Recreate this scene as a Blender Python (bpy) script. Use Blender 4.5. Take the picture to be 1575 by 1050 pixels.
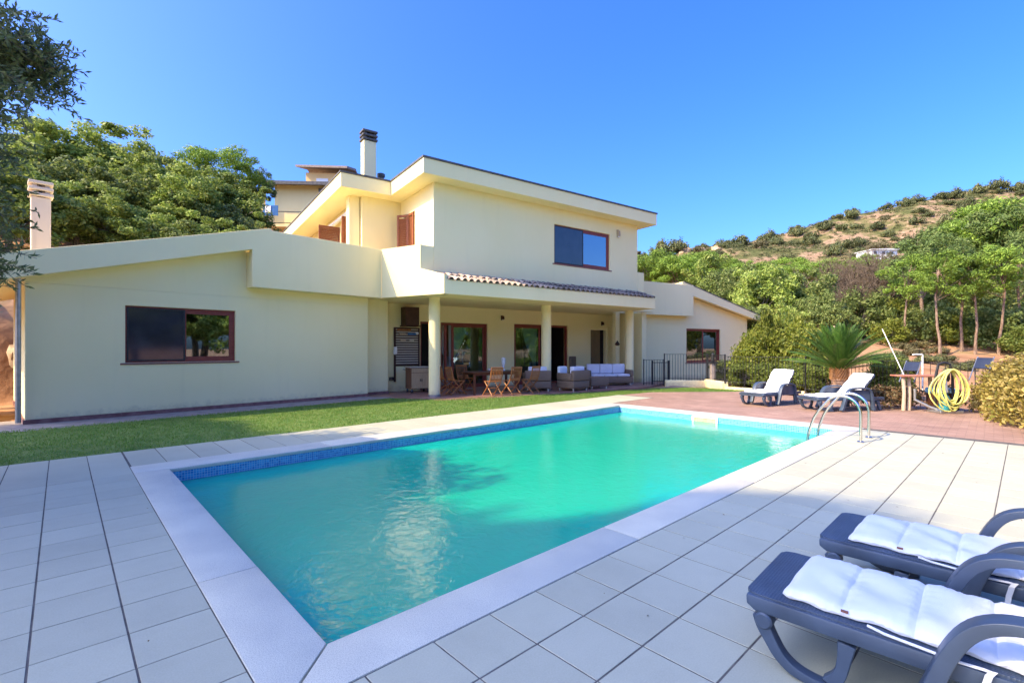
import bpy, bmesh, math, random
import numpy as np
from mathutils import Matrix, Vector, noise as mnoise

# ------------------------------------------------------------------ clearing
for o in list(bpy.data.objects):
    bpy.data.objects.remove(o, do_unlink=True)
SC = bpy.context.scene
COL = SC.collection
RAD = math.radians

# ------------------------------------------------------------------ camera
CAM_H = 1.556
cam_d = bpy.data.cameras.new('camera')
cam = bpy.data.objects.new('camera', cam_d)
COL.objects.link(cam)
cam.location = (0, 0, CAM_H)
cam.rotation_euler = (RAD(90), 0, 0)
cam_d.sensor_width = 36.0
cam_d.lens = 36.0 * 741.0 / 1575.0
cam_d.shift_y = 10.0 / 1575.0
cam_d.clip_start = 0.05
cam_d.clip_end = 3000
SC.camera = cam

# ------------------------------------------------------------------ sky + sun
SUN_EL = RAD(41)
SUN_AZ = math.atan2(-0.90, -0.43)          # direction to the sun, measured from +Y towards +X
w = bpy.data.worlds.new('World'); SC.world = w; w.use_nodes = True
nt = w.node_tree
bg = nt.nodes['Background']
sky = nt.nodes.new('ShaderNodeTexSky')
sky.sky_type = 'NISHITA'; sky.sun_disc = False
sky.sun_elevation = SUN_EL; sky.sun_rotation = SUN_AZ
sky.altitude = 0; sky.air_density = 1.0; sky.dust_density = 3.5; sky.ozone_density = 10.0
hs_ = nt.nodes.new('ShaderNodeHueSaturation'); hs_.inputs['Saturation'].default_value = 1.18; hs_.inputs['Hue'].default_value = 0.515
nt.links.new(sky.outputs[0], hs_.inputs['Color']); nt.links.new(hs_.outputs[0], bg.inputs[0])
bg.inputs[1].default_value = 0.15

sl = bpy.data.lights.new('sun', 'SUN'); sl.energy = 2.6; sl.angle = RAD(0.53); sl.color = (1.0, 0.79, 0.46)
so = bpy.data.objects.new('sun', sl); COL.objects.link(so)
sd = Vector((math.sin(SUN_AZ) * math.cos(SUN_EL), math.cos(SUN_AZ) * math.cos(SUN_EL), math.sin(SUN_EL)))
so.rotation_euler = (-sd).to_track_quat('-Z', 'Y').to_euler()
so.location = sd * 60

SC.view_settings.view_transform = 'Standard'
SC.view_settings.look = 'None'
SC.view_settings.exposure = 1.72
SC.view_settings.gamma = 1.0
SC.view_settings.use_curve_mapping = False

rng = np.random.default_rng(7)
random.seed(7)

# ================================================================== helpers
class Frame:
    """plan frame: x along direction 'a' degrees (from +Y towards +X), y to its left"""
    def __init__(s, ox, oy, a, oz=0.0):
        s.o = Vector((ox, oy, oz)); r = RAD(a); s.a = a
        s.x = Vector((math.sin(r), math.cos(r), 0)); s.y = Vector((-math.cos(r), math.sin(r), 0))
    def __call__(s, x, y, z=0.0):
        return s.o + s.x * x + s.y * y + Vector((0, 0, z))
    def rotz(s):
        return RAD(90 - s.a)
    def loc(s, p):
        d = Vector((p[0] - s.o.x, p[1] - s.o.y, 0)); return d.dot(s.x), d.dot(s.y)
WORLD = Frame(0, 0, 90)
P = Frame(-4.39, 6.182, 46.9)      # pool: x 0..10, y -5..0
C = Frame(-2.789, 14.605, 55)      # middle of the house: facade on y = 0
A = Frame(-4.177, 15.40, 42.5)       # left wing: parapet face on y = 0
R = Frame(9.12, 24.204, 62)        # right wing: parapet face on y = 0

class MB:
    def __init__(s): s.v = []; s.f = []
    def add(s, vs, fs):
        b = len(s.v); s.v += [Vector(v) for v in vs]; s.f += [tuple(i + b for i in f) for f in fs]; return s
    def box(s, F, x0, x1, y0, y1, z0, z1):
        vs = [F(x, y, z) for z in (z0, z1) for (x, y) in ((x0, y0), (x1, y0), (x1, y1), (x0, y1))]
        return s.add(vs, [(3, 2, 1, 0), (4, 5, 6, 7), (0, 1, 5, 4), (1, 2, 6, 5), (2, 3, 7, 6), (3, 0, 4, 7)])
    def prism_y(s, F, poly, y0, y1):          # polygon in (x,z), extruded along y
        n = len(poly)
        vs = [F(x, y0, z) for x, z in poly] + [F(x, y1, z) for x, z in poly]
        fs = [tuple(range(n)), tuple(range(2 * n - 1, n - 1, -1))]
        fs += [((i + 1) % n, i, i + n, (i + 1) % n + n) for i in range(n)]
        return s.add(vs, fs)
    def prism_x(s, F, poly, x0, x1):          # polygon in (y,z), extruded along x
        n = len(poly)
        vs = [F(x0, y, z) for y, z in poly] + [F(x1, y, z) for y, z in poly]
        fs = [tuple(range(n - 1, -1, -1)), tuple(range(n, 2 * n))]
        fs += [(i, (i + 1) % n, (i + 1) % n + n, i + n) for i in range(n)]
        return s.add(vs, fs)
    def prism_z(s, F, poly, z0, z1):          # polygon in (x,y), extruded along z
        n = len(poly)
        vs = [F(x, y, z0) for x, y in poly] + [F(x, y, z1) for x, y in poly]
        fs = [tuple(range(n - 1, -1, -1)), tuple(range(n, 2 * n))]
        fs += [(i, (i + 1) % n, (i + 1) % n + n, i + n) for i in range(n)]
        return s.add(vs, fs)
    def wall(s, F, x0, x1, y0, y1, z0, z1, holes=()):   # slab with rectangular openings (x0,x1,z0,z1)
        xs = sorted({x0, x1, *[h[0] for h in holes], *[h[1] for h in holes]})
        zs = sorted({z0, z1, *[h[2] for h in holes], *[h[3] for h in holes]})
        xs = [x for x in xs if x0 - 1e-6 <= x <= x1 + 1e-6]; zs = [z for z in zs if z0 - 1e-6 <= z <= z1 + 1e-6]
        nx, nz = len(xs) - 1, len(zs) - 1
        def solid(i, k):
            if not (0 <= i < nx and 0 <= k < nz): return False
            cx = (xs[i] + xs[i + 1]) / 2; cz = (zs[k] + zs[k + 1]) / 2
            return not any(h[0] < cx < h[1] and h[2] < cz < h[3] for h in holes)
        idx = {}
        def vid(i, j, k):
            if (i, j, k) not in idx:
                idx[(i, j, k)] = len(s.v); s.v.append(F(xs[i], (y0, y1)[j], zs[k]))
            return idx[(i, j, k)]
        for i in range(nx):
            for k in range(nz):
                if not solid(i, k): continue
                s.f.append((vid(i, 0, k), vid(i + 1, 0, k), vid(i + 1, 0, k + 1), vid(i, 0, k + 1)))
                s.f.append((vid(i + 1, 1, k), vid(i, 1, k), vid(i, 1, k + 1), vid(i + 1, 1, k + 1)))
                if not solid(i - 1, k): s.f.append((vid(i, 1, k), vid(i, 0, k), vid(i, 0, k + 1), vid(i, 1, k + 1)))
                if not solid(i + 1, k): s.f.append((vid(i + 1, 0, k), vid(i + 1, 1, k), vid(i + 1, 1, k + 1), vid(i + 1, 0, k + 1)))
                if not solid(i, k - 1): s.f.append((vid(i, 1, k), vid(i + 1, 1, k), vid(i + 1, 0, k), vid(i, 0, k)))
                if not solid(i, k + 1): s.f.append((vid(i, 0, k + 1), vid(i + 1, 0, k + 1), vid(i + 1, 1, k + 1), vid(i, 1, k + 1)))
        return s
    def tube(s, pts, r, n=8, cap=True):
        pts = [Vector(p) for p in pts]; m = len(pts)
        rs = r if isinstance(r, (list, tuple)) else [r] * m
        vs = []; prev = None
        for i, p in enumerate(pts):
            d = (pts[min(i + 1, m - 1)] - pts[max(i - 1, 0)])
            if d.length < 1e-9: d = Vector((0, 0, 1))
            d.normalize()
            if prev is None:
                a = d.orthogonal().normalized()
            else:
                a = prev - d * prev.dot(d)
                a = a.normalized() if a.length > 1e-6 else d.orthogonal().normalized()
            prev = a; b = d.cross(a)
            for k in range(n):
                t = 2 * math.pi * k / n
                vs.append(p + (a * math.cos(t) + b * math.sin(t)) * rs[i])
        fs = [(i * n + k, i * n + (k + 1) % n, (i + 1) * n + (k + 1) % n, (i + 1) * n + k) for i in range(m - 1) for k in range(n)]
        if cap: fs += [tuple(range(n - 1, -1, -1)), tuple(range((m - 1) * n, m * n))]
        return s.add(vs, fs)
    def lathe(s, F, cx, cy, prof, n=24):       # prof: (r,z) from bottom to top
        vs = [F(cx + r * math.cos(2 * math.pi * k / n), cy + r * math.sin(2 * math.pi * k / n), z) for r, z in prof for k in range(n)]
        m = len(prof)
        fs = [(i * n + k, i * n + (k + 1) % n, (i + 1) * n + (k + 1) % n, (i + 1) * n + k) for i in range(m - 1) for k in range(n)]
        fs += [tuple(range(n - 1, -1, -1)), tuple(range((m - 1) * n, m * n))]
        return s.add(vs, fs)
    def band(s, path, y0, y1, th):             # path in (x,z): flat band of thickness th, width y0..y1
        ths = list(th) if isinstance(th, (list, tuple)) else [th] * len(path)
        for _ in range(2):
            q2 = [path[0]]; t2 = [ths[0]]
            for i in range(len(path) - 1):
                for f_ in (.25, .75):
                    q2.append(tuple(a + (b_ - a) * f_ for a, b_ in zip(path[i], path[i + 1]))); t2.append(ths[i] + (ths[i + 1] - ths[i]) * f_)
            q2.append(path[-1]); t2.append(ths[-1]); path, ths = q2, t2
        n = len(path); nor = []
        for i in range(n):
            a = Vector(path[max(i - 1, 0)]); b = Vector(path[min(i + 1, n - 1)]); d = (b - a).normalized()
            nor.append(Vector((-d.y, d.x)))
        o = [Vector(path[i]) + nor[i] * ths[i] / 2 for i in range(n)]; q = [Vector(path[i]) - nor[i] * ths[i] / 2 for i in range(n)]
        vs = []
        for i in range(n):
            vs += [(o[i].x, y0, o[i].y), (o[i].x, y1, o[i].y), (q[i].x, y1, q[i].y), (q[i].x, y0, q[i].y)]
        fs = [(4 * i + k, 4 * i + (k + 1) % 4, 4 * i + 4 + (k + 1) % 4, 4 * i + 4 + k) for i in range(n - 1) for k in range(4)]
        fs += [(3, 2, 1, 0), tuple(range(4 * n - 4, 4 * n))]
        return s.add(vs, fs)
    def build(s, name, mat, parent=None, bevel=0.0, smooth=False, seg=1, origin=None):
        me = bpy.data.meshes.new(name)
        if parent is not None:
            org = parent.get('_w') ; org = Vector(org) if org is not None else Vector((0, 0, 0))
        else:
            org = Vector(origin) if origin is not None else Vector((0, 0, 0))
        me.from_pydata([v - org for v in s.v], [], s.f)
        bm = bmesh.new(); bm.from_mesh(me)
        bmesh.ops.recalc_face_normals(bm, faces=bm.faces)
        if bevel > 0:
            es = [e for e in bm.edges if len(e.link_faces) == 2 and e.calc_face_angle(0) > 0.5]
            bmesh.ops.bevel(bm, geom=es, offset=bevel, segments=seg, affect='EDGES', profile=0.5, clamp_overlap=True)
        if smooth:
            for f in bm.faces: f.smooth = True
        bm.to_mesh(me); bm.free()
        if smooth:
            me.set_sharp_from_angle(angle=RAD(40))
        o = bpy.data.objects.new(name, me); COL.objects.link(o)
        if mat is not None: me.materials.append(mat)
        if parent is not None:
            o.parent = parent
        else:
            o.location = org
        o['_w'] = tuple(org)
        return o

def empty(name, label, cat, loc=(0, 0, 0), group=None, rz=0.0):
    o = bpy.data.objects.new(name, None); COL.objects.link(o)
    o.empty_display_size = 0.2
    o.location = loc; o.rotation_euler = (0, 0, rz)
    o['label'] = label; o['category'] = cat; o['_w'] = tuple(loc)
    if group: o['group'] = group
    return o
def tag(o, label, cat, group=None):
    o['label'] = label; o['category'] = cat
    if group: o['group'] = group
    return o
def struct(o, label=None):
    o['kind'] = 'structure'
    if label: o['label'] = label
    return o
def copy_tree(o, parent=None):
    c = o.copy(); COL.objects.link(c)
    if parent is not None: c.parent = parent
    for ch in list(o.children): copy_tree(ch, c)
    return c
def part_copy(o, parent, loc=None, rot=None, scale=None):
    c = o.copy(); COL.objects.link(c); c.parent = parent
    if loc is not None: c.location = loc
    if rot is not None: c.rotation_euler = rot
    if scale is not None: c.scale = scale
    return c
def quad_mesh(name, V, mat):                    # V: (N,k,3) array, N faces of k corners
    V = np.asarray(V, dtype=np.float32); n, k = V.shape[:2]
    me = bpy.data.meshes.new(name)
    me.vertices.add(n * k); me.vertices.foreach_set('co', V.reshape(-1))
    me.loops.add(n * k); me.loops.foreach_set('vertex_index', np.arange(n * k, dtype=np.int32))
    me.polygons.add(n); me.polygons.foreach_set('loop_start', np.arange(0, n * k, k, dtype=np.int32))
    me.polygons.foreach_set('loop_total', np.full(n, k, dtype=np.int32))
    me.update(calc_edges=True); me.validate()
    if mat is not None: me.materials.append(mat)
    return me
def mesh_obj(name, me, parent=None, loc=None):
    o = bpy.data.objects.new(name, me); COL.objects.link(o)
    if parent is not None: o.parent = parent
    if loc is not None: o.location = loc
    return o

# ================================================================== materials
def lin(r, g, b):
    f = lambda c: (c / 255 / 12.92) if c / 255 <= 0.04045 else ((c / 255 + 0.055) / 1.055) ** 2.4
    return (f(r), f(g), f(b), 1)
def newmat(name):
    m = bpy.data.materials.new(name); m.use_nodes = True
    t = m.node_tree; return m, t, t.nodes['Principled BSDF'], t.links
def N(t, typ, **kw):
    n = t.nodes.new(typ)
    for k, v in kw.items(): setattr(n, k, v)
    return n
def ramp(t, stops):
    r = N(t, 'ShaderNodeValToRGB'); e = r.color_ramp.elements
    while len(e) < len(stops): e.new(0.5)
    for q, (p, c) in zip(e, stops):
        q.position = p; q.color = c if len(c) == 4 else (*c, 1)
    return r
def mat(name, c1, c2=None, scale=4.0, rough=0.7, bump=0.0, bscale=60.0, spec=0.3, metal=0.0, detail=6.0, rnd=0.0, stretch=None, lo=0.35, hi=0.65):
    m, t, b, L = newmat(name)
    tc = N(t, 'ShaderNodeTexCoord'); mp = N(t, 'ShaderNodeMapping'); L.new(tc.outputs['Object'], mp.inputs[0])
    if stretch: mp.inputs['Scale'].default_value = stretch
    c1 = (*c1[:3], 1); c2 = (*(c2 or c1)[:3], 1)
    nz = N(t, 'ShaderNodeTexNoise'); nz.inputs['Scale'].default_value = scale; nz.inputs['Detail'].default_value = detail
    L.new(mp.outputs[0], nz.inputs['Vector'])
    r = ramp(t, [(lo, c1), (hi, c2)]); L.new(nz.outputs['Fac'], r.inputs[0])
    out = r.outputs[0]
    if rnd > 0:
        oi = N(t, 'ShaderNodeObjectInfo'); hv = N(t, 'ShaderNodeHueSaturation')
        mr = N(t, 'ShaderNodeMapRange'); mr.inputs['To Min'].default_value = 1 - rnd; mr.inputs['To Max'].default_value = 1 + rnd
        L.new(oi.outputs['Random'], mr.inputs[0]); L.new(mr.outputs[0], hv.inputs['Value']); L.new(out, hv.inputs['Color']); out = hv.outputs[0]
    L.new(out, b.inputs['Base Color'])
    b.inputs['Roughness'].default_value = rough; b.inputs['Metallic'].default_value = metal
    b.inputs['Specular IOR Level'].default_value = spec
    if bump > 0:
        n2 = N(t, 'ShaderNodeTexNoise'); n2.inputs['Scale'].default_value = bscale; n2.inputs['Detail'].default_value = 4
        L.new(mp.outputs[0], n2.inputs['Vector'])
        bp = N(t, 'ShaderNodeBump'); bp.inputs['Strength'].default_value = bump; bp.inputs['Distance'].default_value = 0.02
        L.new(n2.outputs['Fac'], bp.inputs['Height']); L.new(bp.outputs[0], b.inputs['Normal'])
    return m

M = {}
def plaster(name, c, c2, stain=0.035):
    m, t, b, L = newmat(name)
    tc = N(t, 'ShaderNodeTexCoord')
    n1 = N(t, 'ShaderNodeTexNoise'); n1.inputs['Scale'].default_value = 0.6; n1.inputs['Detail'].default_value = 8; L.new(tc.outputs['Object'], n1.inputs['Vector'])
    r = ramp(t, [(0.3, (*c, 1)), (0.7, (*c2, 1))]); L.new(n1.outputs['Fac'], r.inputs[0])
    mp = N(t, 'ShaderNodeMapping'); mp.inputs['Scale'].default_value = (3.0, 3.0, 0.25); L.new(tc.outputs['Object'], mp.inputs[0])
    n2 = N(t, 'ShaderNodeTexNoise'); n2.inputs['Scale'].default_value = 1.6; n2.inputs['Detail'].default_value = 6; L.new(mp.outputs[0], n2.inputs['Vector'])
    r2 = ramp(t, [(0.55, (1, 1, 1, 1)), (0.8, (1 - stain, 1 - stain, 1 - stain * .9, 1))]); L.new(n2.outputs['Fac'], r2.inputs[0])
    mx = N(t, 'ShaderNodeMix', data_type='RGBA', blend_type='MULTIPLY'); mx.inputs[0].default_value = 1
    L.new(r.outputs[0], mx.inputs[6]); L.new(r2.outputs[0], mx.inputs[7])
    # rain splash dirt: ragged blotches within the lowest 40 cm above the ground
    gp_ = N(t, 'ShaderNodeNewGeometry'); sp_ = N(t, 'ShaderNodeSeparateXYZ'); L.new(gp_.outputs['Position'], sp_.inputs[0])
    hm = N(t, 'ShaderNodeMapRange'); hm.inputs['From Min'].default_value = 0.45; hm.inputs['From Max'].default_value = 0.05; L.new(sp_.outputs[2], hm.inputs[0])
    n5 = N(t, 'ShaderNodeTexNoise'); n5.inputs['Scale'].default_value = 5; n5.inputs['Detail'].default_value = 9; n5.inputs['Roughness'].default_value = .7; L.new(tc.outputs['Object'], n5.inputs['Vector'])
    m5 = N(t, 'ShaderNodeMath', operation='MULTIPLY'); L.new(hm.outputs[0], m5.inputs[0]); L.new(n5.outputs['Fac'], m5.inputs[1])
    r5 = ramp(t, [(0.28, (0, 0, 0, 1)), (0.6, (.5, .5, .5, 1))]); L.new(m5.outputs[0], r5.inputs[0])
    mxd = N(t, 'ShaderNodeMix', data_type='RGBA'); L.new(r5.outputs[0], mxd.inputs[0]); L.new(mx.outputs[2], mxd.inputs[6]); mxd.inputs[7].default_value = (.30, .24, .17, 1)
    L.new(mxd.outputs[2], b.inputs['Base Color'])
    b.inputs['Roughness'].default_value = 0.85; b.inputs['Specular IOR Level'].default_value = 0.2
    n3 = N(t, 'ShaderNodeTexNoise'); n3.inputs['Scale'].default_value = 90; n3.inputs['Detail'].default_value = 3; L.new(tc.outputs['Object'], n3.inputs['Vector'])
    bp = N(t, 'ShaderNodeBump'); bp.inputs['Strength'].default_value = 0.25; bp.inputs['Distance'].default_value = 0.006
    L.new(n3.outputs['Fac'], bp.inputs['Height']); L.new(bp.outputs[0], b.inputs['Normal'])
    return m
M['plaster'] = plaster('cream_plaster', (0.91, 0.785, 0.42), (0.94, 0.82, 0.47))
M['plaster_chim'] = plaster('chimney_plaster', (0.62, 0.50, 0.38), (0.70, 0.58, 0.45), 0.3)
M['plaster_far'] = plaster('ochre_plaster', (0.82, 0.66, 0.32), (0.86, 0.72, 0.38))
M['plaster_orange'] = plaster('orange_plaster', (0.80, 0.50, 0.20), (0.84, 0.56, 0.25))
M['dark_edge'] = mat('dark_flashing', (0.07, 0.07, 0.075), (0.14, 0.13, 0.12), scale=8, rough=0.6)
M['redwood'] = mat('red_brown_frame', (0.19, 0.032, 0.022), (0.26, 0.05, 0.034), scale=3, rough=0.4, stretch=(2, 2, 14), spec=0.4)
M['shutter'] = mat('shutter_wood', (0.24, 0.075, 0.035), (0.32, 0.11, 0.05), scale=4, rough=0.55, stretch=(1, 1, 10))
M['brown_door'] = mat('brown_door_wood', (0.20, 0.14, 0.07), (0.26, 0.18, 0.09), scale=5, rough=0.5, stretch=(8, 8, 0.6))
M['darkmetal'] = mat('black_iron', (0.015, 0.016, 0.018), (0.03, 0.03, 0.032), scale=20, rough=0.5, spec=0.4)
M['sill'] = mat('sill_stone', (0.22, 0.09, 0.07), (0.28, 0.13, 0.10), scale=20, rough=0.6)
M['plinth'] = mat('terracotta_plinth', (0.20, 0.085, 0.075), (0.30, 0.15, 0.13), scale=7, rough=0.7, bump=0.1)
M['path'] = mat('path_concrete', (0.22, 0.19, 0.18), (0.32, 0.27, 0.25), scale=5, rough=0.85, bump=0.2)
M['tile'] = None
def glass(name, refl, tint):
    m, t, b, L = newmat(name); t.nodes.remove(b)
    o = t.nodes['Material Output']
    g = N(t, 'ShaderNodeBsdfGlossy'); g.inputs['Roughness'].default_value = 0.02; g.inputs['Color'].default_value = (0.75, 0.92, 1, 1)
    tr = N(t, 'ShaderNodeBsdfTransparent'); tr.inputs[0].default_value = (*tint, 1)
    fr = N(t, 'ShaderNodeFresnel'); fr.inputs[0].default_value = 1.5
    ad = N(t, 'ShaderNodeMath', operation='ADD', use_clamp=True); ad.inputs[1].default_value = refl; L.new(fr.outputs[0], ad.inputs[0])
    mx = N(t, 'ShaderNodeMixShader'); L.new(ad.outputs[0], mx.inputs[0]); L.new(tr.outputs[0], mx.inputs[1]); L.new(g.outputs[0], mx.inputs[2])
    L.new(mx.outputs[0], o.inputs[0]); return m
M['glass'] = glass('window_glass', 0.26, (0.20, 0.30, 0.30))
M['glass_clear'] = glass('door_glass', 0.07, (0.62, 0.80, 0.75))
M['screen'] = mat('dark_insect_screen', (0.018, 0.022, 0.034), (0.03, 0.035, 0.05), scale=2, rough=0.06, spec=0.8)
M['dark'] = mat('unlit_black', (0.02, 0.018, 0.016), rough=0.9)  # near-black: shade of unlit interiors put into the colour
M['curtain'] = mat('sheer_curtain', (0.72, 0.74, 0.70), (0.82, 0.82, 0.78), scale=6, rough=0.9, stretch=(14, 14, 0.4))
M['white'] = mat('white_paint', (0.78, 0.77, 0.74), (0.84, 0.83, 0.80), scale=9, rough=0.5)
M['steel'] = mat('polished_steel', (0.62, 0.60, 0.56), (0.68, 0.66, 0.62), scale=5, rough=0.16, metal=1.0)
M['steel_dull'] = mat('dull_steel', (0.35, 0.35, 0.34), (0.45, 0.44, 0.42), scale=12, rough=0.4, metal=0.8)
M['wicker'] = None
M['yellow_hose'] = mat('yellow_hose_rubber', (0.62, 0.58, 0.13), (0.72, 0.68, 0.22), scale=10, rough=0.5)
M['teal'] = mat('teal_plastic', (0.03, 0.22, 0.26), (0.04, 0.28, 0.32), scale=6, rough=0.45)
M['blue'] = mat('blue_plastic', (0.03, 0.12, 0.32), (0.05, 0.17, 0.40), scale=6, rough=0.5)
M['light_blue'] = mat('light_blue_plastic', (0.20, 0.45, 0.62), (0.25, 0.5, 0.68), scale=6, rough=0.5)
M['cartwood'] = mat('pine_cart_wood', (0.44, 0.30, 0.16), (0.52, 0.37, 0.21), scale=5, rough=0.6, stretch=(9, 9, 0.7))
M['cartside'] = mat('cart_side_wood', (0.17, 0.085, 0.045), (0.22, 0.11, 0.06), scale=5, rough=0.6, stretch=(9, 9, 0.7))
M['greywood'] = mat('weathered_slat_wood', (0.42, 0.37, 0.30), (0.52, 0.46, 0.38), scale=6, rough=0.7, stretch=(0.8, 9, 9))
M['teak'] = mat('oiled_teak', (0.30, 0.115, 0.035), (0.40, 0.17, 0.06), scale=5, rough=0.45, stretch=(6, 6, 1.2), rnd=0.15)
M['darkteak'] = mat('dark_teak', (0.085, 0.035, 0.02), (0.13, 0.055, 0.03), scale=5, rough=0.45, stretch=(6, 1.2, 6))
M['hood'] = mat('dark_brown_hood', (0.05, 0.02, 0.014), (0.075, 0.03, 0.02), scale=4, rough=0.5)
M['bark_pine'] = mat('pine_bark', (0.16, 0.10, 0.07), (0.30, 0.21, 0.15), scale=9, rough=0.9, bump=0.5, bscale=20, stretch=(2, 2, .5))
M['bark_grey'] = mat('grey_bark', (0.10, 0.085, 0.07), (0.22, 0.19, 0.16), scale=9, rough=0.9, bump=0.5, bscale=20, stretch=(2, 2, .5))
M['deadwood'] = mat('dead_twig', (0.085, 0.06, 0.04), (0.17, 0.125, 0.085), scale=3, rough=0.9)
M['log'] = mat('pale_log', (0.42, 0.32, 0.22), (0.55, 0.43, 0.30), scale=8, rough=0.8, stretch=(6, 6, .8))
M['redtop'] = mat('red_plank', (0.36, 0.12, 0.07), (0.42, 0.20, 0.12), scale=6, rough=0.6)

def leaf(name, cols, trans=0.42, rough=0.5):
    m, t, b, L = newmat(name); o = t.nodes['Material Output']
    g = N(t, 'ShaderNodeNewGeometry')
    k = len(cols)
    r = ramp(t, [(i / max(k - 1, 1), (*c, 1)) for i, c in enumerate(cols)])
    L.new(g.outputs['Random Per Island'], r.inputs[0])
    oi = N(t, 'ShaderNodeObjectInfo'); hv = N(t, 'ShaderNodeHueSaturation')
    mr = N(t, 'ShaderNodeMapRange'); mr.inputs['To Min'].default_value = 0.82; mr.inputs['To Max'].default_value = 1.18
    L.new(oi.outputs['Random'], mr.inputs[0]); L.new(mr.outputs[0], hv.inputs['Value']); L.new(r.outputs[0], hv.inputs['Color'])
    L.new(hv.outputs[0], b.inputs['Base Color'])
    b.inputs['Roughness'].default_value = rough; b.inputs['Specular IOR Level'].default_value = 0.25
    tl = N(t, 'ShaderNodeBsdfTranslucent'); L.new(hv.outputs[0], tl.inputs[0])
    mx = N(t, 'ShaderNodeMixShader'); mx.inputs[0].default_value = trans
    L.new(b.outputs[0], mx.inputs[1]); L.new(tl.outputs[0], mx.inputs[2]); L.new(mx.outputs[0], o.inputs[0]); return m
M['leaf_oak'] = leaf('holm_oak_leaf', [(0.1268, 0.1891, 0.0307), (0.2535, 0.344, 0.0628), (0.3962, 0.4472, 0.1258), (0.3169, 0.4128, 0.0699)])
M['leaf_oak_dark'] = leaf('dark_oak_leaf', [(0.0954, 0.1434, 0.0334), (0.1908, 0.2469, 0.0644), (0.3229, 0.3504, 0.1158)])
M['leaf_pine'] = leaf('pine_needle', [(0.1176, 0.2016, 0.0308), (0.2016, 0.3192, 0.0385), (0.2856, 0.3864, 0.0616)], 0.3)
M['leaf_pine_dark'] = leaf('dark_pine_needle', [(0.0756, 0.126, 0.0308), (0.1344, 0.2016, 0.0462), (0.2016, 0.252, 0.0693)], 0.3)
M['leaf_bright'] = leaf('bright_shrub_leaf', [(0.13, 0.17, 0.02), (0.22, 0.26, 0.03), (0.32, 0.33, 0.06), (0.08, 0.12, 0.02)])
M['leaf_hedge'] = leaf('variegated_hedge_leaf', [(0.26, 0.208, 0.039), (0.494, 0.377, 0.091), (0.65, 0.52, 0.195), (0.208, 0.221, 0.039)], 0.3)
M['leaf_fence'] = leaf('fence_shrub_leaf', [(0.078, 0.13, 0.0234), (0.156, 0.208, 0.039), (0.286, 0.312, 0.078)])
M['leaf_olive'] = leaf('olive_leaf', [(0.084, 0.125, 0.045), (0.156, 0.2063, 0.08), (0.252, 0.3, 0.14)], 0.2)
M['leaf_scrub'] = leaf('scrub_leaf', [(0.0722, 0.1, 0.0375), (0.1313, 0.15, 0.0562), (0.1969, 0.1875, 0.075)], 0.2)
M['leaf_dry'] = leaf('dry_scrub_leaf', [(0.1325, 0.117, 0.054), (0.1987, 0.171, 0.081), (0.1076, 0.108, 0.045)], 0.2)
M['leaf_mix'] = leaf('mixed_scrub_leaf', [(0.0712, 0.1, 0.03), (0.1235, 0.14, 0.05), (0.19, 0.17, 0.08), (0.0855, 0.11, 0.035)], 0.25)
M['leaf_pale'] = leaf('pale_shrub_leaf', [(0.20, 0.21, 0.09), (0.30, 0.29, 0.14), (0.14, 0.15, 0.06)], 0.3)
M['leaf_palm'] = leaf('cycad_leaf', [(0.0455, 0.1105, 0.0195), (0.078, 0.169, 0.026), (0.117, 0.208, 0.039)], 0.25, 0.35)
M['leaf_redbrown'] = leaf('reddish_plant_leaf', [(0.20, 0.10, 0.05), (0.12, 0.10, 0.04), (0.26, 0.16, 0.08), (0.10, 0.12, 0.04)], 0.3)
M['grass'] = leaf('grass_blade', [(0.078, 0.187, 0.024), (0.117, 0.2465, 0.032), (0.1794, 0.2805, 0.048), (0.234, 0.272, 0.08)], 0.35)

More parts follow.
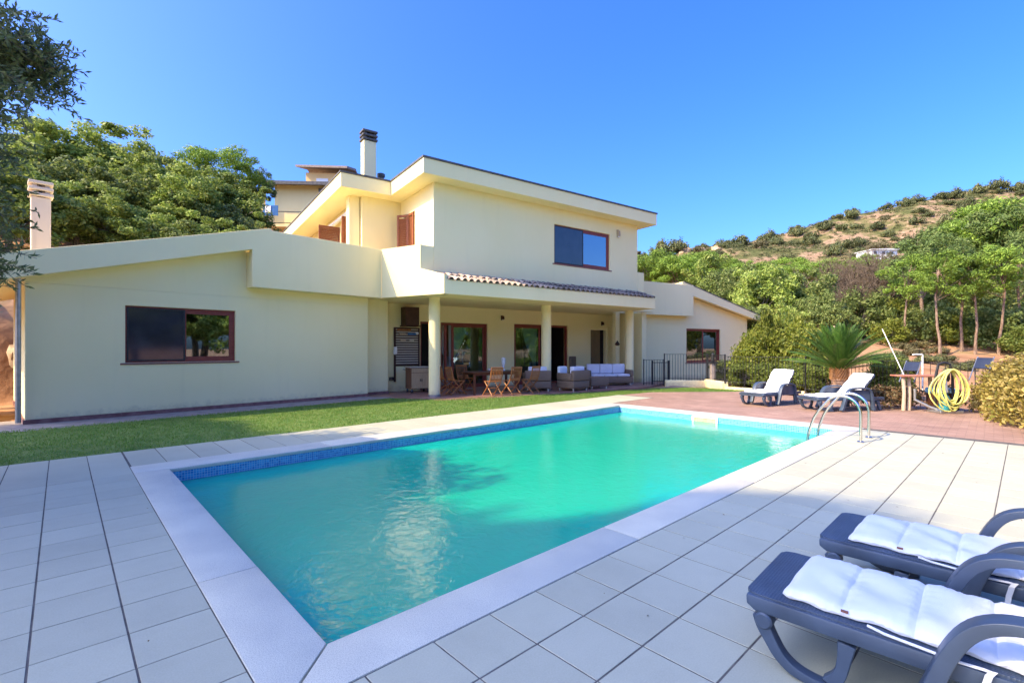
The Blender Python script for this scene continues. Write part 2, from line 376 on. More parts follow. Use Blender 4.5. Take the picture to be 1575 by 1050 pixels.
def tile_mat():
    m, t, b, L = newmat('cream_deck_tile')
    tc = N(t, 'ShaderNodeTexCoord'); oi = N(t, 'ShaderNodeObjectInfo'); ad = N(t, 'ShaderNodeVectorMath', operation='ADD')
    L.new(tc.outputs['Object'], ad.inputs[0]); L.new(oi.outputs['Location'], ad.inputs[1])
    n1 = N(t, 'ShaderNodeTexNoise'); n1.inputs['Scale'].default_value = 1.1; n1.inputs['Detail'].default_value = 10; n1.inputs['Roughness'].default_value = 0.72; L.new(ad.outputs[0], n1.inputs['Vector'])
    r = ramp(t, [(0.22, (0.40, 0.385, 0.275, 1)), (0.5, (0.46, 0.45, 0.325, 1)), (0.78, (0.50, 0.49, 0.36, 1))]); L.new(n1.outputs['Fac'], r.inputs[0])
    n2 = N(t, 'ShaderNodeTexNoise'); n2.inputs['Scale'].default_value = 120; n2.inputs['Detail'].default_value = 2; L.new(ad.outputs[0], n2.inputs['Vector'])
    r2 = ramp(t, [(0.3, (0.93, 0.93, 0.93, 1)), (0.7, (1.04, 1.04, 1.04, 1))]); L.new(n2.outputs['Fac'], r2.inputs[0])
    mx = N(t, 'ShaderNodeMix', data_type='RGBA', blend_type='MULTIPLY'); mx.inputs[0].default_value = 1; L.new(r.outputs[0], mx.inputs[6]); L.new(r2.outputs[0], mx.inputs[7])
    hv = N(t, 'ShaderNodeHueSaturation'); mr = N(t, 'ShaderNodeMapRange'); mr.inputs['To Min'].default_value = 0.95; mr.inputs['To Max'].default_value = 1.045
    L.new(oi.outputs['Random'], mr.inputs[0]); L.new(mr.outputs[0], hv.inputs['Value']); L.new(mx.outputs[2], hv.inputs['Color']); L.new(hv.outputs[0], b.inputs['Base Color'])
    b.inputs['Roughness'].default_value = 0.55; b.inputs['Specular IOR Level'].default_value = 0.35
    n3 = N(t, 'ShaderNodeTexNoise'); n3.inputs['Scale'].default_value = 70; L.new(ad.outputs[0], n3.inputs['Vector'])
    bp = N(t, 'ShaderNodeBump'); bp.inputs['Strength'].default_value = 0.12; bp.inputs['Distance'].default_value = 0.004; L.new(n3.outputs['Fac'], bp.inputs['Height']); L.new(bp.outputs[0], b.inputs['Normal'])
    return m
M['tile'] = tile_mat()
M['grout'] = mat('dark_joint', (0.08, 0.072, 0.065), (0.15, 0.135, 0.12), scale=8, rough=0.95)
def coping_mat():
    m, t, b, L = newmat('speckled_coping_stone')
    g = N(t, 'ShaderNodeNewGeometry')
    v = N(t, 'ShaderNodeTexNoise'); v.inputs['Scale'].default_value = 180; v.inputs['Detail'].default_value = 2; L.new(g.outputs['Position'], v.inputs['Vector'])
    r = ramp(t, [(0.32, (0.42, 0.405, 0.33, 1)), (0.5, (0.60, 0.585, 0.475, 1)), (0.7, (0.68, 0.665, 0.55, 1))]); L.new(v.outputs['Fac'], r.inputs[0])
    n1 = N(t, 'ShaderNodeTexNoise'); n1.inputs['Scale'].default_value = 2.2; n1.inputs['Detail'].default_value = 8; L.new(g.outputs['Position'], n1.inputs['Vector'])
    r1 = ramp(t, [(0.3, (0.86, 0.86, 0.87, 1)), (0.65, (1.03, 1.02, 1.0, 1))]); L.new(n1.outputs['Fac'], r1.inputs[0])
    mx = N(t, 'ShaderNodeMix', data_type='RGBA', blend_type='MULTIPLY'); mx.inputs[0].default_value = 1; L.new(r.outputs[0], mx.inputs[6]); L.new(r1.outputs[0], mx.inputs[7])
    L.new(mx.outputs[2], b.inputs['Base Color']); b.inputs['Roughness'].default_value = 0.6
    bp = N(t, 'ShaderNodeBump'); bp.inputs['Strength'].default_value = 0.2; bp.inputs['Distance'].default_value = 0.004; L.new(v.outputs['Fac'], bp.inputs['Height']); L.new(bp.outputs[0], b.inputs['Normal'])
    return m
M['coping'] = coping_mat()
def mosaic_mat():
    m, t, b, L = newmat('blue_glass_mosaic')
    tc = N(t, 'ShaderNodeTexCoord')
    # object coordinates: x along pool, y across, z up; small square chips on both wall directions
    sp = N(t, 'ShaderNodeSeparateXYZ'); L.new(tc.outputs['Object'], sp.inputs[0])
    ad = N(t, 'ShaderNodeMath', operation='ADD'); L.new(sp.outputs[0], ad.inputs[0]); L.new(sp.outputs[1], ad.inputs[1])
    cb = N(t, 'ShaderNodeCombineXYZ'); L.new(ad.outputs[0], cb.inputs[0]); L.new(sp.outputs[2], cb.inputs[1])
    br = N(t, 'ShaderNodeTexBrick'); br.offset = 0.0; br.inputs['Scale'].default_value = 1.0
    br.inputs['Brick Width'].default_value = 0.032; br.inputs['Row Height'].default_value = 0.032; br.inputs['Mortar Size'].default_value = 0.0022
    br.inputs['Color1'].default_value = (0.03, 0.19, 0.44, 1); br.inputs['Color2'].default_value = (0.09, 0.38, 0.62, 1); br.inputs['Mortar'].default_value = (0.38, 0.56, 0.64, 1)
    L.new(cb.outputs[0], br.inputs['Vector'])
    L.new(br.outputs['Color'], b.inputs['Base Color']); b.inputs['Roughness'].default_value = 0.2
    return m
M['mosaic'] = mosaic_mat()
def water_mat():
    m, t, b, L = newmat('pool_water')
    b.inputs['Base Color'].default_value = (0.004, 0.385, 0.25, 1)
    b.inputs['Roughness'].default_value = 0.03; b.inputs['IOR'].default_value = 1.37; b.inputs['Specular IOR Level'].default_value = 0.5
    b.subsurface_method = 'RANDOM_WALK'
    b.inputs['Subsurface Weight'].default_value = 1.0; b.inputs['Subsurface Radius'].default_value = (0.35, 1.0, 0.95); b.inputs['Subsurface Scale'].default_value = 0.32
    tc = N(t, 'ShaderNodeTexCoord')
    n1 = N(t, 'ShaderNodeTexNoise'); n1.inputs['Scale'].default_value = 9.0; n1.inputs['Detail'].default_value = 4; n1.inputs['Distortion'].default_value = 0.8; L.new(tc.outputs['Object'], n1.inputs['Vector'])
    n2 = N(t, 'ShaderNodeTexNoise'); n2.inputs['Scale'].default_value = 1.7; n2.inputs['Detail'].default_value = 2; L.new(tc.outputs['Object'], n2.inputs['Vector'])
    ad = N(t, 'ShaderNodeMath', operation='MULTIPLY_ADD'); ad.inputs[1].default_value = 1.1; L.new(n2.outputs['Fac'], ad.inputs[0]); L.new(n1.outputs['Fac'], ad.inputs[2])
    bp = N(t, 'ShaderNodeBump'); bp.inputs['Strength'].default_value = 1.0; bp.inputs['Distance'].default_value = 0.0062; L.new(ad.outputs[0], bp.inputs['Height']); L.new(bp.outputs[0], b.inputs['Normal'])
    return m
M['water'] = water_mat()
def paver_mat():
    m, t, b, L = newmat('brown_terrace_paving')
    tc = N(t, 'ShaderNodeTexCoord'); mp = N(t, 'ShaderNodeMapping'); mp.inputs['Rotation'].default_value = (0, 0, RAD(45)); L.new(tc.outputs['Object'], mp.inputs[0])
    br = N(t, 'ShaderNodeTexBrick'); br.inputs['Scale'].default_value = 1.0; br.inputs['Brick Width'].default_value = 0.24; br.inputs['Row Height'].default_value = 0.062; br.inputs['Mortar Size'].default_value = 0.003
    br.inputs['Color1'].default_value = (0.30, 0.175, 0.125, 1); br.inputs['Color2'].default_value = (0.40, 0.26, 0.19, 1); br.inputs['Mortar'].default_value = (0.17, 0.11, 0.085, 1)
    L.new(mp.outputs[0], br.inputs['Vector'])
    n = N(t, 'ShaderNodeTexNoise'); n.inputs['Scale'].default_value = 1.1; n.inputs['Detail'].default_value = 8; L.new(tc.outputs['Object'], n.inputs['Vector'])
    r = ramp(t, [(0.3, (0.8, 0.78, 0.76, 1)), (0.7, (1.15, 1.12, 1.1, 1))]); L.new(n.outputs['Fac'], r.inputs[0])
    mx = N(t, 'ShaderNodeMix', data_type='RGBA', blend_type='MULTIPLY'); mx.inputs[0].default_value = 1; L.new(br.outputs['Color'], mx.inputs[6]); L.new(r.outputs[0], mx.inputs[7])
    L.new(mx.outputs[2], b.inputs['Base Color']); b.inputs['Roughness'].default_value = 0.75
    bp = N(t, 'ShaderNodeBump'); bp.inputs['Strength'].default_value = 0.5; bp.inputs['Distance'].default_value = 0.006; bp.invert = True; L.new(br.outputs['Fac'], bp.inputs['Height']); L.new(bp.outputs[0], b.inputs['Normal'])
    return m
M['paver'] = paver_mat()
def wicker_mat(name, c1, c2):
    m, t, b, L = newmat(name)
    tc = N(t, 'ShaderNodeTexCoord')
    wv = N(t, 'ShaderNodeTexWave'); wv.wave_type = 'BANDS'; wv.bands_direction = 'Z'; wv.inputs['Scale'].default_value = 14; wv.inputs['Distortion'].default_value = 1.5; L.new(tc.outputs['Object'], wv.inputs['Vector'])
    w2 = N(t, 'ShaderNodeTexWave'); w2.wave_type = 'BANDS'; w2.bands_direction = 'DIAGONAL'; w2.inputs['Scale'].default_value = 9; L.new(tc.outputs['Object'], w2.inputs['Vector'])
    ml = N(t, 'ShaderNodeMath', operation='MULTIPLY'); L.new(wv.outputs['Fac'], ml.inputs[0]); L.new(w2.outputs['Fac'], ml.inputs[1])
    r = ramp(t, [(0.05, (*c1, 1)), (0.6, (*c2, 1))]); L.new(ml.outputs[0], r.inputs[0]); L.new(r.outputs[0], b.inputs['Base Color'])
    b.inputs['Roughness'].default_value = 0.55
    bp = N(t, 'ShaderNodeBump'); bp.inputs['Strength'].default_value = 0.6; bp.inputs['Distance'].default_value = 0.01; L.new(ml.outputs[0], bp.inputs['Height']); L.new(bp.outputs[0], b.inputs['Normal'])
    return m
M['wicker'] = wicker_mat('brown_wicker', (0.14, 0.092, 0.06), (0.31, 0.22, 0.15))
def plastic_mat(name, c, weave):
    m, t, b, L = newmat(name)
    tc = N(t, 'ShaderNodeTexCoord')
    n = N(t, 'ShaderNodeTexNoise'); n.inputs['Scale'].default_value = 5; n.inputs['Detail'].default_value = 8; L.new(tc.outputs['Object'], n.inputs['Vector'])
    r = ramp(t, [(0.3, (c[0] * .8, c[1] * .8, c[2] * .8, 1)), (0.7, (c[0] * 1.25, c[1] * 1.25, c[2] * 1.25, 1))]); L.new(n.outputs['Fac'], r.inputs[0]); L.new(r.outputs[0], b.inputs['Base Color'])
    b.inputs['Roughness'].default_value = 0.42; b.inputs['Specular IOR Level'].default_value = 0.5
    if weave:
        vo = N(t, 'ShaderNodeTexVoronoi'); vo.inputs['Scale'].default_value = 75; vo.inputs['Randomness'].default_value = 0.15; L.new(tc.outputs['Object'], vo.inputs['Vector'])
        bp = N(t, 'ShaderNodeBump'); bp.inputs['Strength'].default_value = 0.9; bp.inputs['Distance'].default_value = 0.006; L.new(vo.outputs['Distance'], bp.inputs['Height']); L.new(bp.outputs[0], b.inputs['Normal'])
    else:
        n2 = N(t, 'ShaderNodeTexNoise'); n2.inputs['Scale'].default_value = 140; L.new(tc.outputs['Object'], n2.inputs['Vector'])
        bp = N(t, 'ShaderNodeBump'); bp.inputs['Strength'].default_value = 0.08; bp.inputs['Distance'].default_value = 0.003; L.new(n2.outputs['Fac'], bp.inputs['Height']); L.new(bp.outputs[0], b.inputs['Normal'])
    return m
M['resin'] = plastic_mat('anthracite_resin', (0.05, 0.073, 0.115), False)
M['resin_weave'] = plastic_mat('anthracite_resin_weave', (0.045, 0.066, 0.105), True)
M['cushion'] = mat('white_cushion_cloth', (0.74, 0.74, 0.75), (0.82, 0.82, 0.82), scale=3, rough=0.9, bump=0.25, bscale=260)
M['cushion_lilac'] = mat('pale_lilac_cushion', (0.62, 0.62, 0.70), (0.70, 0.70, 0.77), scale=3, rough=0.9, bump=0.2, bscale=120)
M['terracotta'] = mat('terracotta_tile', (0.36, 0.25, 0.19), (0.52, 0.42, 0.34), scale=9, rough=0.8, rnd=0.3)
M['terracotta_dark'] = mat('lichened_tile', (0.12, 0.105, 0.10), (0.27, 0.22, 0.195), scale=9, rough=0.85, rnd=0.3)
M['trunk_palm'] = mat('cycad_trunk', (0.22, 0.13, 0.08), (0.36, 0.24, 0.17), scale=14, rough=0.9, bump=0.6, bscale=30)
M['palm_base'] = mat('orange_leaf_base', (0.42, 0.20, 0.07), (0.55, 0.30, 0.13), scale=12, rough=0.9, bump=0.6, bscale=40)
M['rock'] = mat('ochre_rock', (0.30, 0.19, 0.10), (0.50, 0.36, 0.22), scale=2, rough=0.95, bump=0.5, bscale=8)
M['lawnsoil'] = mat('lawn_turf', (0.07, 0.15, 0.025), (0.15, 0.21, 0.05), scale=3, rough=0.95, bump=0.4, bscale=60)
def terrain_mat():
    m, t, b, L = newmat('dry_hillside_earth')
    g = N(t, 'ShaderNodeNewGeometry')
    n1 = N(t, 'ShaderNodeTexNoise'); n1.inputs['Scale'].default_value = 0.09; n1.inputs['Detail'].default_value = 10; n1.inputs['Roughness'].default_value = 0.7; L.new(g.outputs['Position'], n1.inputs['Vector'])
    r1 = ramp(t, [(0.36, (0.27, 0.175, 0.105, 1)), (0.45, (0.31, 0.215, 0.14, 1)), (0.50, (0.18, 0.15, 0.07, 1)), (0.58, (0.09, 0.10, 0.035, 1))]); L.new(n1.outputs['Fac'], r1.inputs[0])
    n2 = N(t, 'ShaderNodeTexNoise'); n2.inputs['Scale'].default_value = 0.9; n2.inputs['Detail'].default_value = 8; L.new(g.outputs['Position'], n2.inputs['Vector'])
    r2 = ramp(t, [(0.3, (0.7, 0.68, 0.66, 1)), (0.65, (1.2, 1.18, 1.15, 1))]); L.new(n2.outputs['Fac'], r2.inputs[0])
    mx = N(t, 'ShaderNodeMix', data_type='RGBA', blend_type='MULTIPLY'); mx.inputs[0].default_value = 1; L.new(r1.outputs[0], mx.inputs[6]); L.new(r2.outputs[0], mx.inputs[7])
    # close to the garden the bank is bare reddish earth
    sp = N(t, 'ShaderNodeSeparateXYZ'); L.new(g.outputs['Position'], sp.inputs[0])
    mr = N(t, 'ShaderNodeMapRange'); mr.inputs['From Min'].default_value = 45; mr.inputs['From Max'].default_value = 65; L.new(sp.outputs[1], mr.inputs[0])
    n3 = N(t, 'ShaderNodeTexNoise'); n3.inputs['Scale'].default_value = 0.5; n3.inputs['Detail'].default_value = 9; L.new(g.outputs['Position'], n3.inputs['Vector'])
    r3 = ramp(t, [(0.35, (0.30, 0.155, 0.08, 1)), (0.55, (0.38, 0.22, 0.125, 1)), (0.7, (0.24, 0.19, 0.085, 1))]); L.new(n3.outputs['Fac'], r3.inputs[0])
    m2 = N(t, 'ShaderNodeMix', data_type='RGBA'); L.new(mr.outputs[0], m2.inputs[0]); L.new(r3.outputs[0], m2.inputs[6]); L.new(mx.outputs[2], m2.inputs[7])
    L.new(m2.outputs[2], b.inputs['Base Color']); b.inputs['Roughness'].default_value = 0.95; b.inputs['Specular IOR Level'].default_value = 0.1
    bp = N(t, 'ShaderNodeBump'); bp.inputs['Strength'].default_value = 0.6; bp.inputs['Distance'].default_value = 0.4; L.new(n2.outputs['Fac'], bp.inputs['Height']); L.new(bp.outputs[0], b.inputs['Normal'])
    return m
M['terrain'] = terrain_mat()

# ================================================================== terrain
RX = [-900, -200, -50, 63, 117, 149, 182, 211, 233, 320, 900]
RZ = [26, 26, 36, 44, 52, 60, 69, 74, 76, 82, 84]
def sstep(t):
    t = np.clip(t, 0, 1); return t * t * (3 - 2 * t)
def fnoise(x, y, s, seed=0):
    out = np.zeros(np.shape(x)); a = 1.0
    r = np.random.default_rng(seed)
    for o in range(5):
        for q in range(3):
            th, ph = r.uniform(0, 6.28), r.uniform(0, 6.28)
            out = out + a / 3 * np.sin((x * math.cos(th) + y * math.sin(th)) * s * 6.28 + ph + 1.7 * np.sin((x * math.sin(th) - y * math.cos(th)) * s * 3.1 + ph))
        a *= 0.5; s *= 2.1
    return out
def terrain_z(x, y):
    x = np.asarray(x, float); y = np.asarray(y, float)
    y0 = np.interp(x, [10, 18], [27, 14.5])
    t = np.clip((y - y0) / (220 - y0), 0, 1)
    zr = np.interp(x, RX, RZ) * (0.5 * t + 0.5 * t * t) - np.maximum(y - 220, 0) * 0.12
    s = (x + 4.5) * -0.7071 + (y - 15.7) * 0.7071
    zl = 2.9 * sstep((s - 5.6) / 2.2) + 0.34 * np.clip(s - 7.5, 0, 70)
    zl = zl * sstep((6 - x) / 14.0)
    z = np.maximum(zr, zl)
    z = z + fnoise(x, y, 0.016, 3) * 2.2 * sstep((y - 60) / 80) + fnoise(x, y, 0.12, 5) * 0.22 * sstep((z - 0.3) / 1.5)
    # excavation under the pool
    u = (x - P.o.x) * P.x.x + (y - P.o.y) * P.x.y; v = (x - P.o.x) * P.y.x + (y - P.o.y) * P.y.y
    inside = (u > -0.6) & (u < 10.6) & (v > -5.6) & (v < 0.6)
    z = z - 0.07
    return np.where(inside, -2.6, z)
def tz(x, y): return float(terrain_z(x, y))
def axis(n0, lim, step):
    a = [0.0]
    while a[-1] < lim:
        a.append(a[-1] + (step if a[-1] < n0 else max(step, (a[-1] - n0) * 0.045 + step)))
    return np.array(a)
ax = axis(20, 900, 0.4); gx = np.concatenate([-ax[:0:-1], ax])
ay = axis(28, 900, 0.4); gy = np.concatenate([-axis(6, 300, 0.6)[:0:-1], ay])
X, Y = np.meshgrid(gx, gy); Zt = terrain_z(X, Y)
nx, ny = len(gx), len(gy)
ii = np.arange(nx * ny).reshape(ny, nx)
q = np.stack([ii[:-1, :-1], ii[:-1, 1:], ii[1:, 1:], ii[1:, :-1]], -1).reshape(-1, 4)
me = bpy.data.meshes.new('ground')
me.from_pydata(np.stack([X, Y, Zt], -1).reshape(-1, 3).tolist(), [], q.tolist())
me.materials.append(M['terrain'])
for p_ in me.polygons: p_.use_smooth = True
struct(mesh_obj('ground', me))

# ================================================================== pool
POOL = P(0, 0, 0)
WATER_Z = -0.17
class PoolLocal(Frame):
    pass
PL = Frame(0, 0, 90)       # local pool frame for meshes whose object is rotated into place
def place_pool(o):
    o.location = P.o; o.rotation_euler = (0, 0, P.rotz()); return o
b = MB()
d0 = -1.75
b.box(PL, -0.25, 0, -5.25, 0.25, d0 - .2, -0.042)
b.box(PL, 10, 10.25, -5.25, 0.25, d0 - .2, -0.042)
b.box(PL, 0, 10, 0, 0.25, d0 - .2, -0.042)
b.box(PL, 0, 10, -5.25, -5, d0 - .2, -0.042)
b.box(PL, 0, 10, -5, 0, d0 - .2, d0)
struct(place_pool(b.build('pool_basin', M['mosaic'])))
b = MB(); b.box(PL, 0.004, 9.996, -4.996, -0.004, d0 + .004, WATER_Z)
struct(place_pool(b.build('water', M['water'])))

# coping: stone slabs with a rounded nose
cop = struct(place_pool(MB().box(PL, -.34, -.02, -5.34, .48, -.075, -.045).build('pool_coping', M['coping'])))
b = MB()
def coping_piece(poly):
    m_ = MB(); m_.prism_z(PL, poly, -0.042, 0.006); o = m_.build('coping_slab', M['coping'], None, bevel=0.008, seg=2, smooth=True); o.parent = cop; return o
g = 0.003
W = 0.36; WL = 0.50
coping_piece([(-W, .05), (-W, -3.77 + g), (0, -3.77 + g), (0, 0 + .0), (0, .05)])
coping_piece([(-W, -3.77 - g), (-W, -5 - W + .01), (-.005, -5.0), (0, -4.998), (0, -3.77 - g)])
cuts = [0, 2.42, 4.86, 7.3, 10.0]
coping_piece([(0.005, -5.0), (-W + .012, -5 - W), (cuts[1] - g, -5 - W), (cuts[1] - g, -5.0)])
for i in (1, 2):
    coping_piece([(cuts[i] + g, -5.0), (cuts[i] + g, -5 - W), (cuts[i + 1] - g, -5 - W), (cuts[i + 1] - g, -5.0)])
coping_piece([(cuts[3] + g, -5.0), (cuts[3] + g, -5 - W), (10 + W, -5 - W), (10 + W, -5 - g), (10, -5 - g), (10, -5)])
for y0, y1 in ((-5 + g, -2.5 - g), (-2.5 + g, 0)):
    coping_piece([(10, y0), (10 + W, y0), (10 + W, y1), (10, y1)])
lc = [-W, 2.1, 4.6, 7.1, 10 + W]
for i in range(4):
    coping_piece([(lc[i] + g, .053 if i == 0 else 0), (lc[i] + g, WL), (lc[i + 1] - g, WL), (lc[i + 1] - g, 0)] if i else [(lc[0], .053), (lc[0], WL), (lc[1] - g, WL), (lc[1] - g, 0), (.003, 0), (.003, .053)])

# skimmer in the far wall and inlet
sk = empty('pool_skimmer', 'white framed skimmer mouth in far end wall of pool', 'skimmer', P(10, -2.55, WATER_Z))
b = MB(); b.wall(Frame(*P(10, -2.05, 0)[:2], P.a + 90), 0, .62, -0.03, -0.004, -.26, -.055, [(.05, .57, -.225, -.085)])
b.build('frame', M['white'], sk)
b = MB(); b.box(Frame(*P(10, -2.05, 0)[:2], P.a + 90), .05, .57, -0.012, -0.005, -.225, -.085); b.build('mouth', M['log'], sk)

# ladder
lad = empty('pool_ladder', 'polished steel pool ladder with two curved handrails at far right corner', 'ladder', P(8.9, -5.6, 0))
for k, lx in enumerate((8.62, 9.22)):
    pts = []
    by, ty = -5.64, -4.86
    pts.append(P(lx, by, 0.006)); pts.append(P(lx, by, 0.30)); pts.append(P(lx, by, 0.46))
    for i in range(1, 14):
        a = math.pi * i / 14 * 0.80
        pts.append(P(lx, by + 0.27 * (1 - math.cos(a)), 0.46 + 0.29 * math.sin(a)))
    pts += [P(lx, -4.985, 0.40), P(lx, -4.90, 0.14), P(lx, -4.875, 0.04), P(lx, -4.865, -0.06), P(lx, -4.862, -.3), P(lx, -4.862, -1.1)]
    # smooth the path
    sm = [pts[0]]
    for i in range(len(pts) - 1):
        sm += [pts[i].lerp(pts[i + 1], .25), pts[i].lerp(pts[i + 1], .75)]
    sm.append(pts[-1])
    MB().tube(sm, 0.0215, 12).build('handrail', M['steel'], lad, smooth=True)
    MB().lathe(P, lx, by, [(0.055, .004), (0.055, .012), (0.035, .024), (0.024, .026)], 20).build('flange', M['steel'], lad, smooth=True)
for z in (-.35, -.62, -.89):
    MB().box(P, 8.64, 9.2, -4.90, -4.82, z - .012, z + .012).build('step', M['steel_dull'], lad, bevel=.004)

# ------------------------------------------------------------------ tile deck
deck = MB()
deck.prism_z(P, [(-9, -5.36), (-9, -15), (10.4, -15), (10.4, -5.36)], -.066, -.0028)
deck.prism_z(P, [(-9, 1.745), (-9, -5.36), (-.36, -5.36), (-.36, 1.745)], -.066, -.0028)
deck.prism_z(P, [(-.36, 1.745), (-.36, .50), (12.6, .50), (12.6, 1.745)], -.066, -.0028)
DECK = struct(deck.build('pool_deck', M['grout']))
tile_cache = {}
def tile_mesh(wx, wy):
    k = (round(wx, 3), round(wy, 3))
    if k not in tile_cache:
        m_ = MB(); m_.box(WORLD_T, -wx / 2, wx / 2, -wy / 2, wy / 2, -.03, 0)
        o = m_.build('tile', M['tile'], None, bevel=0.0015); tile_cache[k] = o.data; bpy.data.objects.remove(o)
    return tile_cache[k]
WORLD_T = Frame(0, 0, 90)
def to_px(p):
    if p.y < 0.2: return (-1e4, 1e4)
    return (787.5 + 741 * p.x / p.y, 535 - 741 * (p.z - CAM_H) / p.y)
far_tiles = MB(); ntile = 0
JX, JY = 0.010, 0.007
def put_tile(x0, x1, y0, y1, JX=.010, JY=.007):
    global ntile
    c = P((x0 + x1) / 2, (y0 + y1) / 2, 0)
    u_, v_ = to_px(c)
    if -60 < u_ < 1640 and v_ < 1110 and ntile < 298:
        o = mesh_obj('tile', tile_mesh(x1 - x0 - JX, y1 - y0 - JY), DECK)
        o.location = c + Vector((0, 0, random.uniform(-.0006, .0006))); o.rotation_euler = (random.uniform(-.0015, .0015), random.uniform(-.0015, .0015), P.rotz() + random.uniform(-.002, .002)); ntile += 1
    else:
        far_tiles.box(P, x0 + JX / 2, x1 - JX / 2, y0 + JY / 2, y1 - JY / 2, -.03, 0)
TP = 0.389
for j in range(24):                                   # right-hand deck
    y1 = -5.362 - j * TP
    for i in range(-23, 27):
        x0 = 0.035 + i * TP; x1 = x0 + TP
        if x1 > 10.45: continue
        if x1 <= -.36 + .2 and y1 > -5.0: continue
        put_tile(x0, min(x1, 10.4), y1 - TP, y1, .009, .010)
for i in range(22):                                   # left-hand deck
    x1 = -0.362 - i * TP; x0 = x1 - TP
    put_tile(x0, x1, .055, 1.745)
    y1 = .055
    first = .055 - (-3.39 + 9 * TP - TP)              # cut row so that the joints fall as on site
    k = 0
    ys = [.055]
    yy = -3.39 + 8 * TP
    while yy > -5.362: ys.append(yy); yy -= TP
    ys.append(-5.362)
    for a_, b_ in zip(ys, ys[1:]):
        if a_ - b_ > .03: put_tile(x0, x1, b_, a_)
for i in range(-1, 32):                               # long tiles between coping and lawn
    x0 = 0.043 + i * TP; x1 = min(x0 + TP, 12.55)
    put_tile(max(x0, -.355), x1, .503, 1.745)
ft = far_tiles.build('tile', M['tile'], None); ft.parent = DECK; ft['kind'] = 'stuff'

# ------------------------------------------------------------------ brown terrace, lawn, porch floor, path
b = MB(); b.prism_z(P, [(10.365, -5.36), (10.365, .5), (12.6, .5), (12.6, 1.9), (17.6, 2.6), (17.3, .2), (17.3, -5.2), (14.9, -7.4), (11, -8.6), (10.41, -15), (10.41, -5.36)], -.066, -.006)
struct(place0 := b.build('terrace_paving', M['paver']))
LAWN = [(-9, 1.75), (12.4, 1.75), (14.2, 1.55), (15.4, .6), (16.6, -.4), (17.25, -.5), (17.25, .3), (17.0, 1.6), (15.6, 2.3), (12.25, 3.0), (9.8, 3.85), (7.8, 4.47), (7.12, 4.86), (6.45, 5.95), (5.0, 5.9), (2, 5.7), (-.78, 5.5), (-9, 5.4)]
b = MB(); b.prism_z(P, LAWN, -.066, -.001); struct(b.build('lawn', M['lawnsoil']))
def in_poly(px, py, poly):
    ins = np.zeros(px.shape, bool); n = len(poly)
    for i in range(n):
        x1, y1 = poly[i]; x2, y2 = poly[(i + 1) % n]
        c = ((y1 > py) != (y2 > py)) & (px < (x2 - x1) * (py - y1) / (y2 - y1 + 1e-12) + x1); ins ^= c
    return ins
ng = 150000
gxs = rng.uniform(-6, 17.3, ng); gys = rng.uniform(-.6, 6.0, ng)
ok = in_poly(gxs, gys, LAWN) | in_poly(gxs, gys + rng.normal(0, .02, ng), LAWN)
gxs, gys = gxs[ok], gys[ok]; n = len(gxs)
wx = P.o.x + P.x.x * gxs + P.y.x * gys; wy = P.o.y + P.x.y * gxs + P.y.y * gys
patch = 0.5 + 0.5 * np.tanh(fnoise(wx, wy, 0.5, 11))
h = rng.uniform(.018, .042, n) * (0.7 + .5 * patch); th = rng.uniform(0, 6.28, n); ww = rng.uniform(.003, .006, n) * 1.3
lean = rng.normal(0, .018, (n, 2))
V3 = np.zeros((n, 3, 3)); 
V3[:, 0] = np.stack([wx - np.cos(th) * ww, wy - np.sin(th) * ww, np.full(n, -.004)], 1)
V3[:, 1] = np.stack([wx + np.cos(th) * ww, wy + np.sin(th) * ww, np.full(n, -.004)], 1)
V3[:, 2] = np.stack([wx + lean[:, 0], wy + lean[:, 1], h], 1)
go = mesh_obj('grass', quad_mesh('grass', V3, M['grass'])); go['kind'] = 'stuff'; go['label'] = 'short mown grass of the lawn beside the pool'

lr = np.random.default_rng(55); nl_ = 115
lu = np.concatenate([lr.uniform(-3, 10.2, 60), lr.uniform(-3, -.4, 20), lr.uniform(10.4, 17, 35)]); lv = np.concatenate([-5.4 - lr.exponential(1.2, 60), lr.uniform(-6, 1.6, 20), lr.uniform(-7, .2, 35)])
lc_ = np.stack([P.o.x + P.x.x * lu + P.y.x * lv, P.o.y + P.x.y * lu + P.y.y * lv, np.full(nl_, .006)], 1)
LQ = []
for c_ in lc_:
    a_ = lr.uniform(0, 6.28); l_ = lr.uniform(.005, .015); d_ = np.array([math.cos(a_), math.sin(a_), 0]); n_ = np.array([-d_[1], d_[0], 0]); up_ = np.array([0, 0, lr.uniform(.001, .008)])
    LQ.append(np.stack([c_ - d_ * l_, c_ + n_ * l_ * .4 + up_, c_ + d_ * l_, c_ - n_ * l_ * .4 + up_ * .3]))
M['litter'] = leaf('fallen_leaf', [(0.12, 0.07, 0.03), (0.22, 0.14, 0.06), (0.10, 0.09, 0.04)], .1)
lo_ = mesh_obj('fallen_leaves', quad_mesh('fallen_leaves', np.array(LQ), M['litter'])); lo_['kind'] = 'stuff'; lo_['label'] = 'scattered small fallen leaves on the paving'
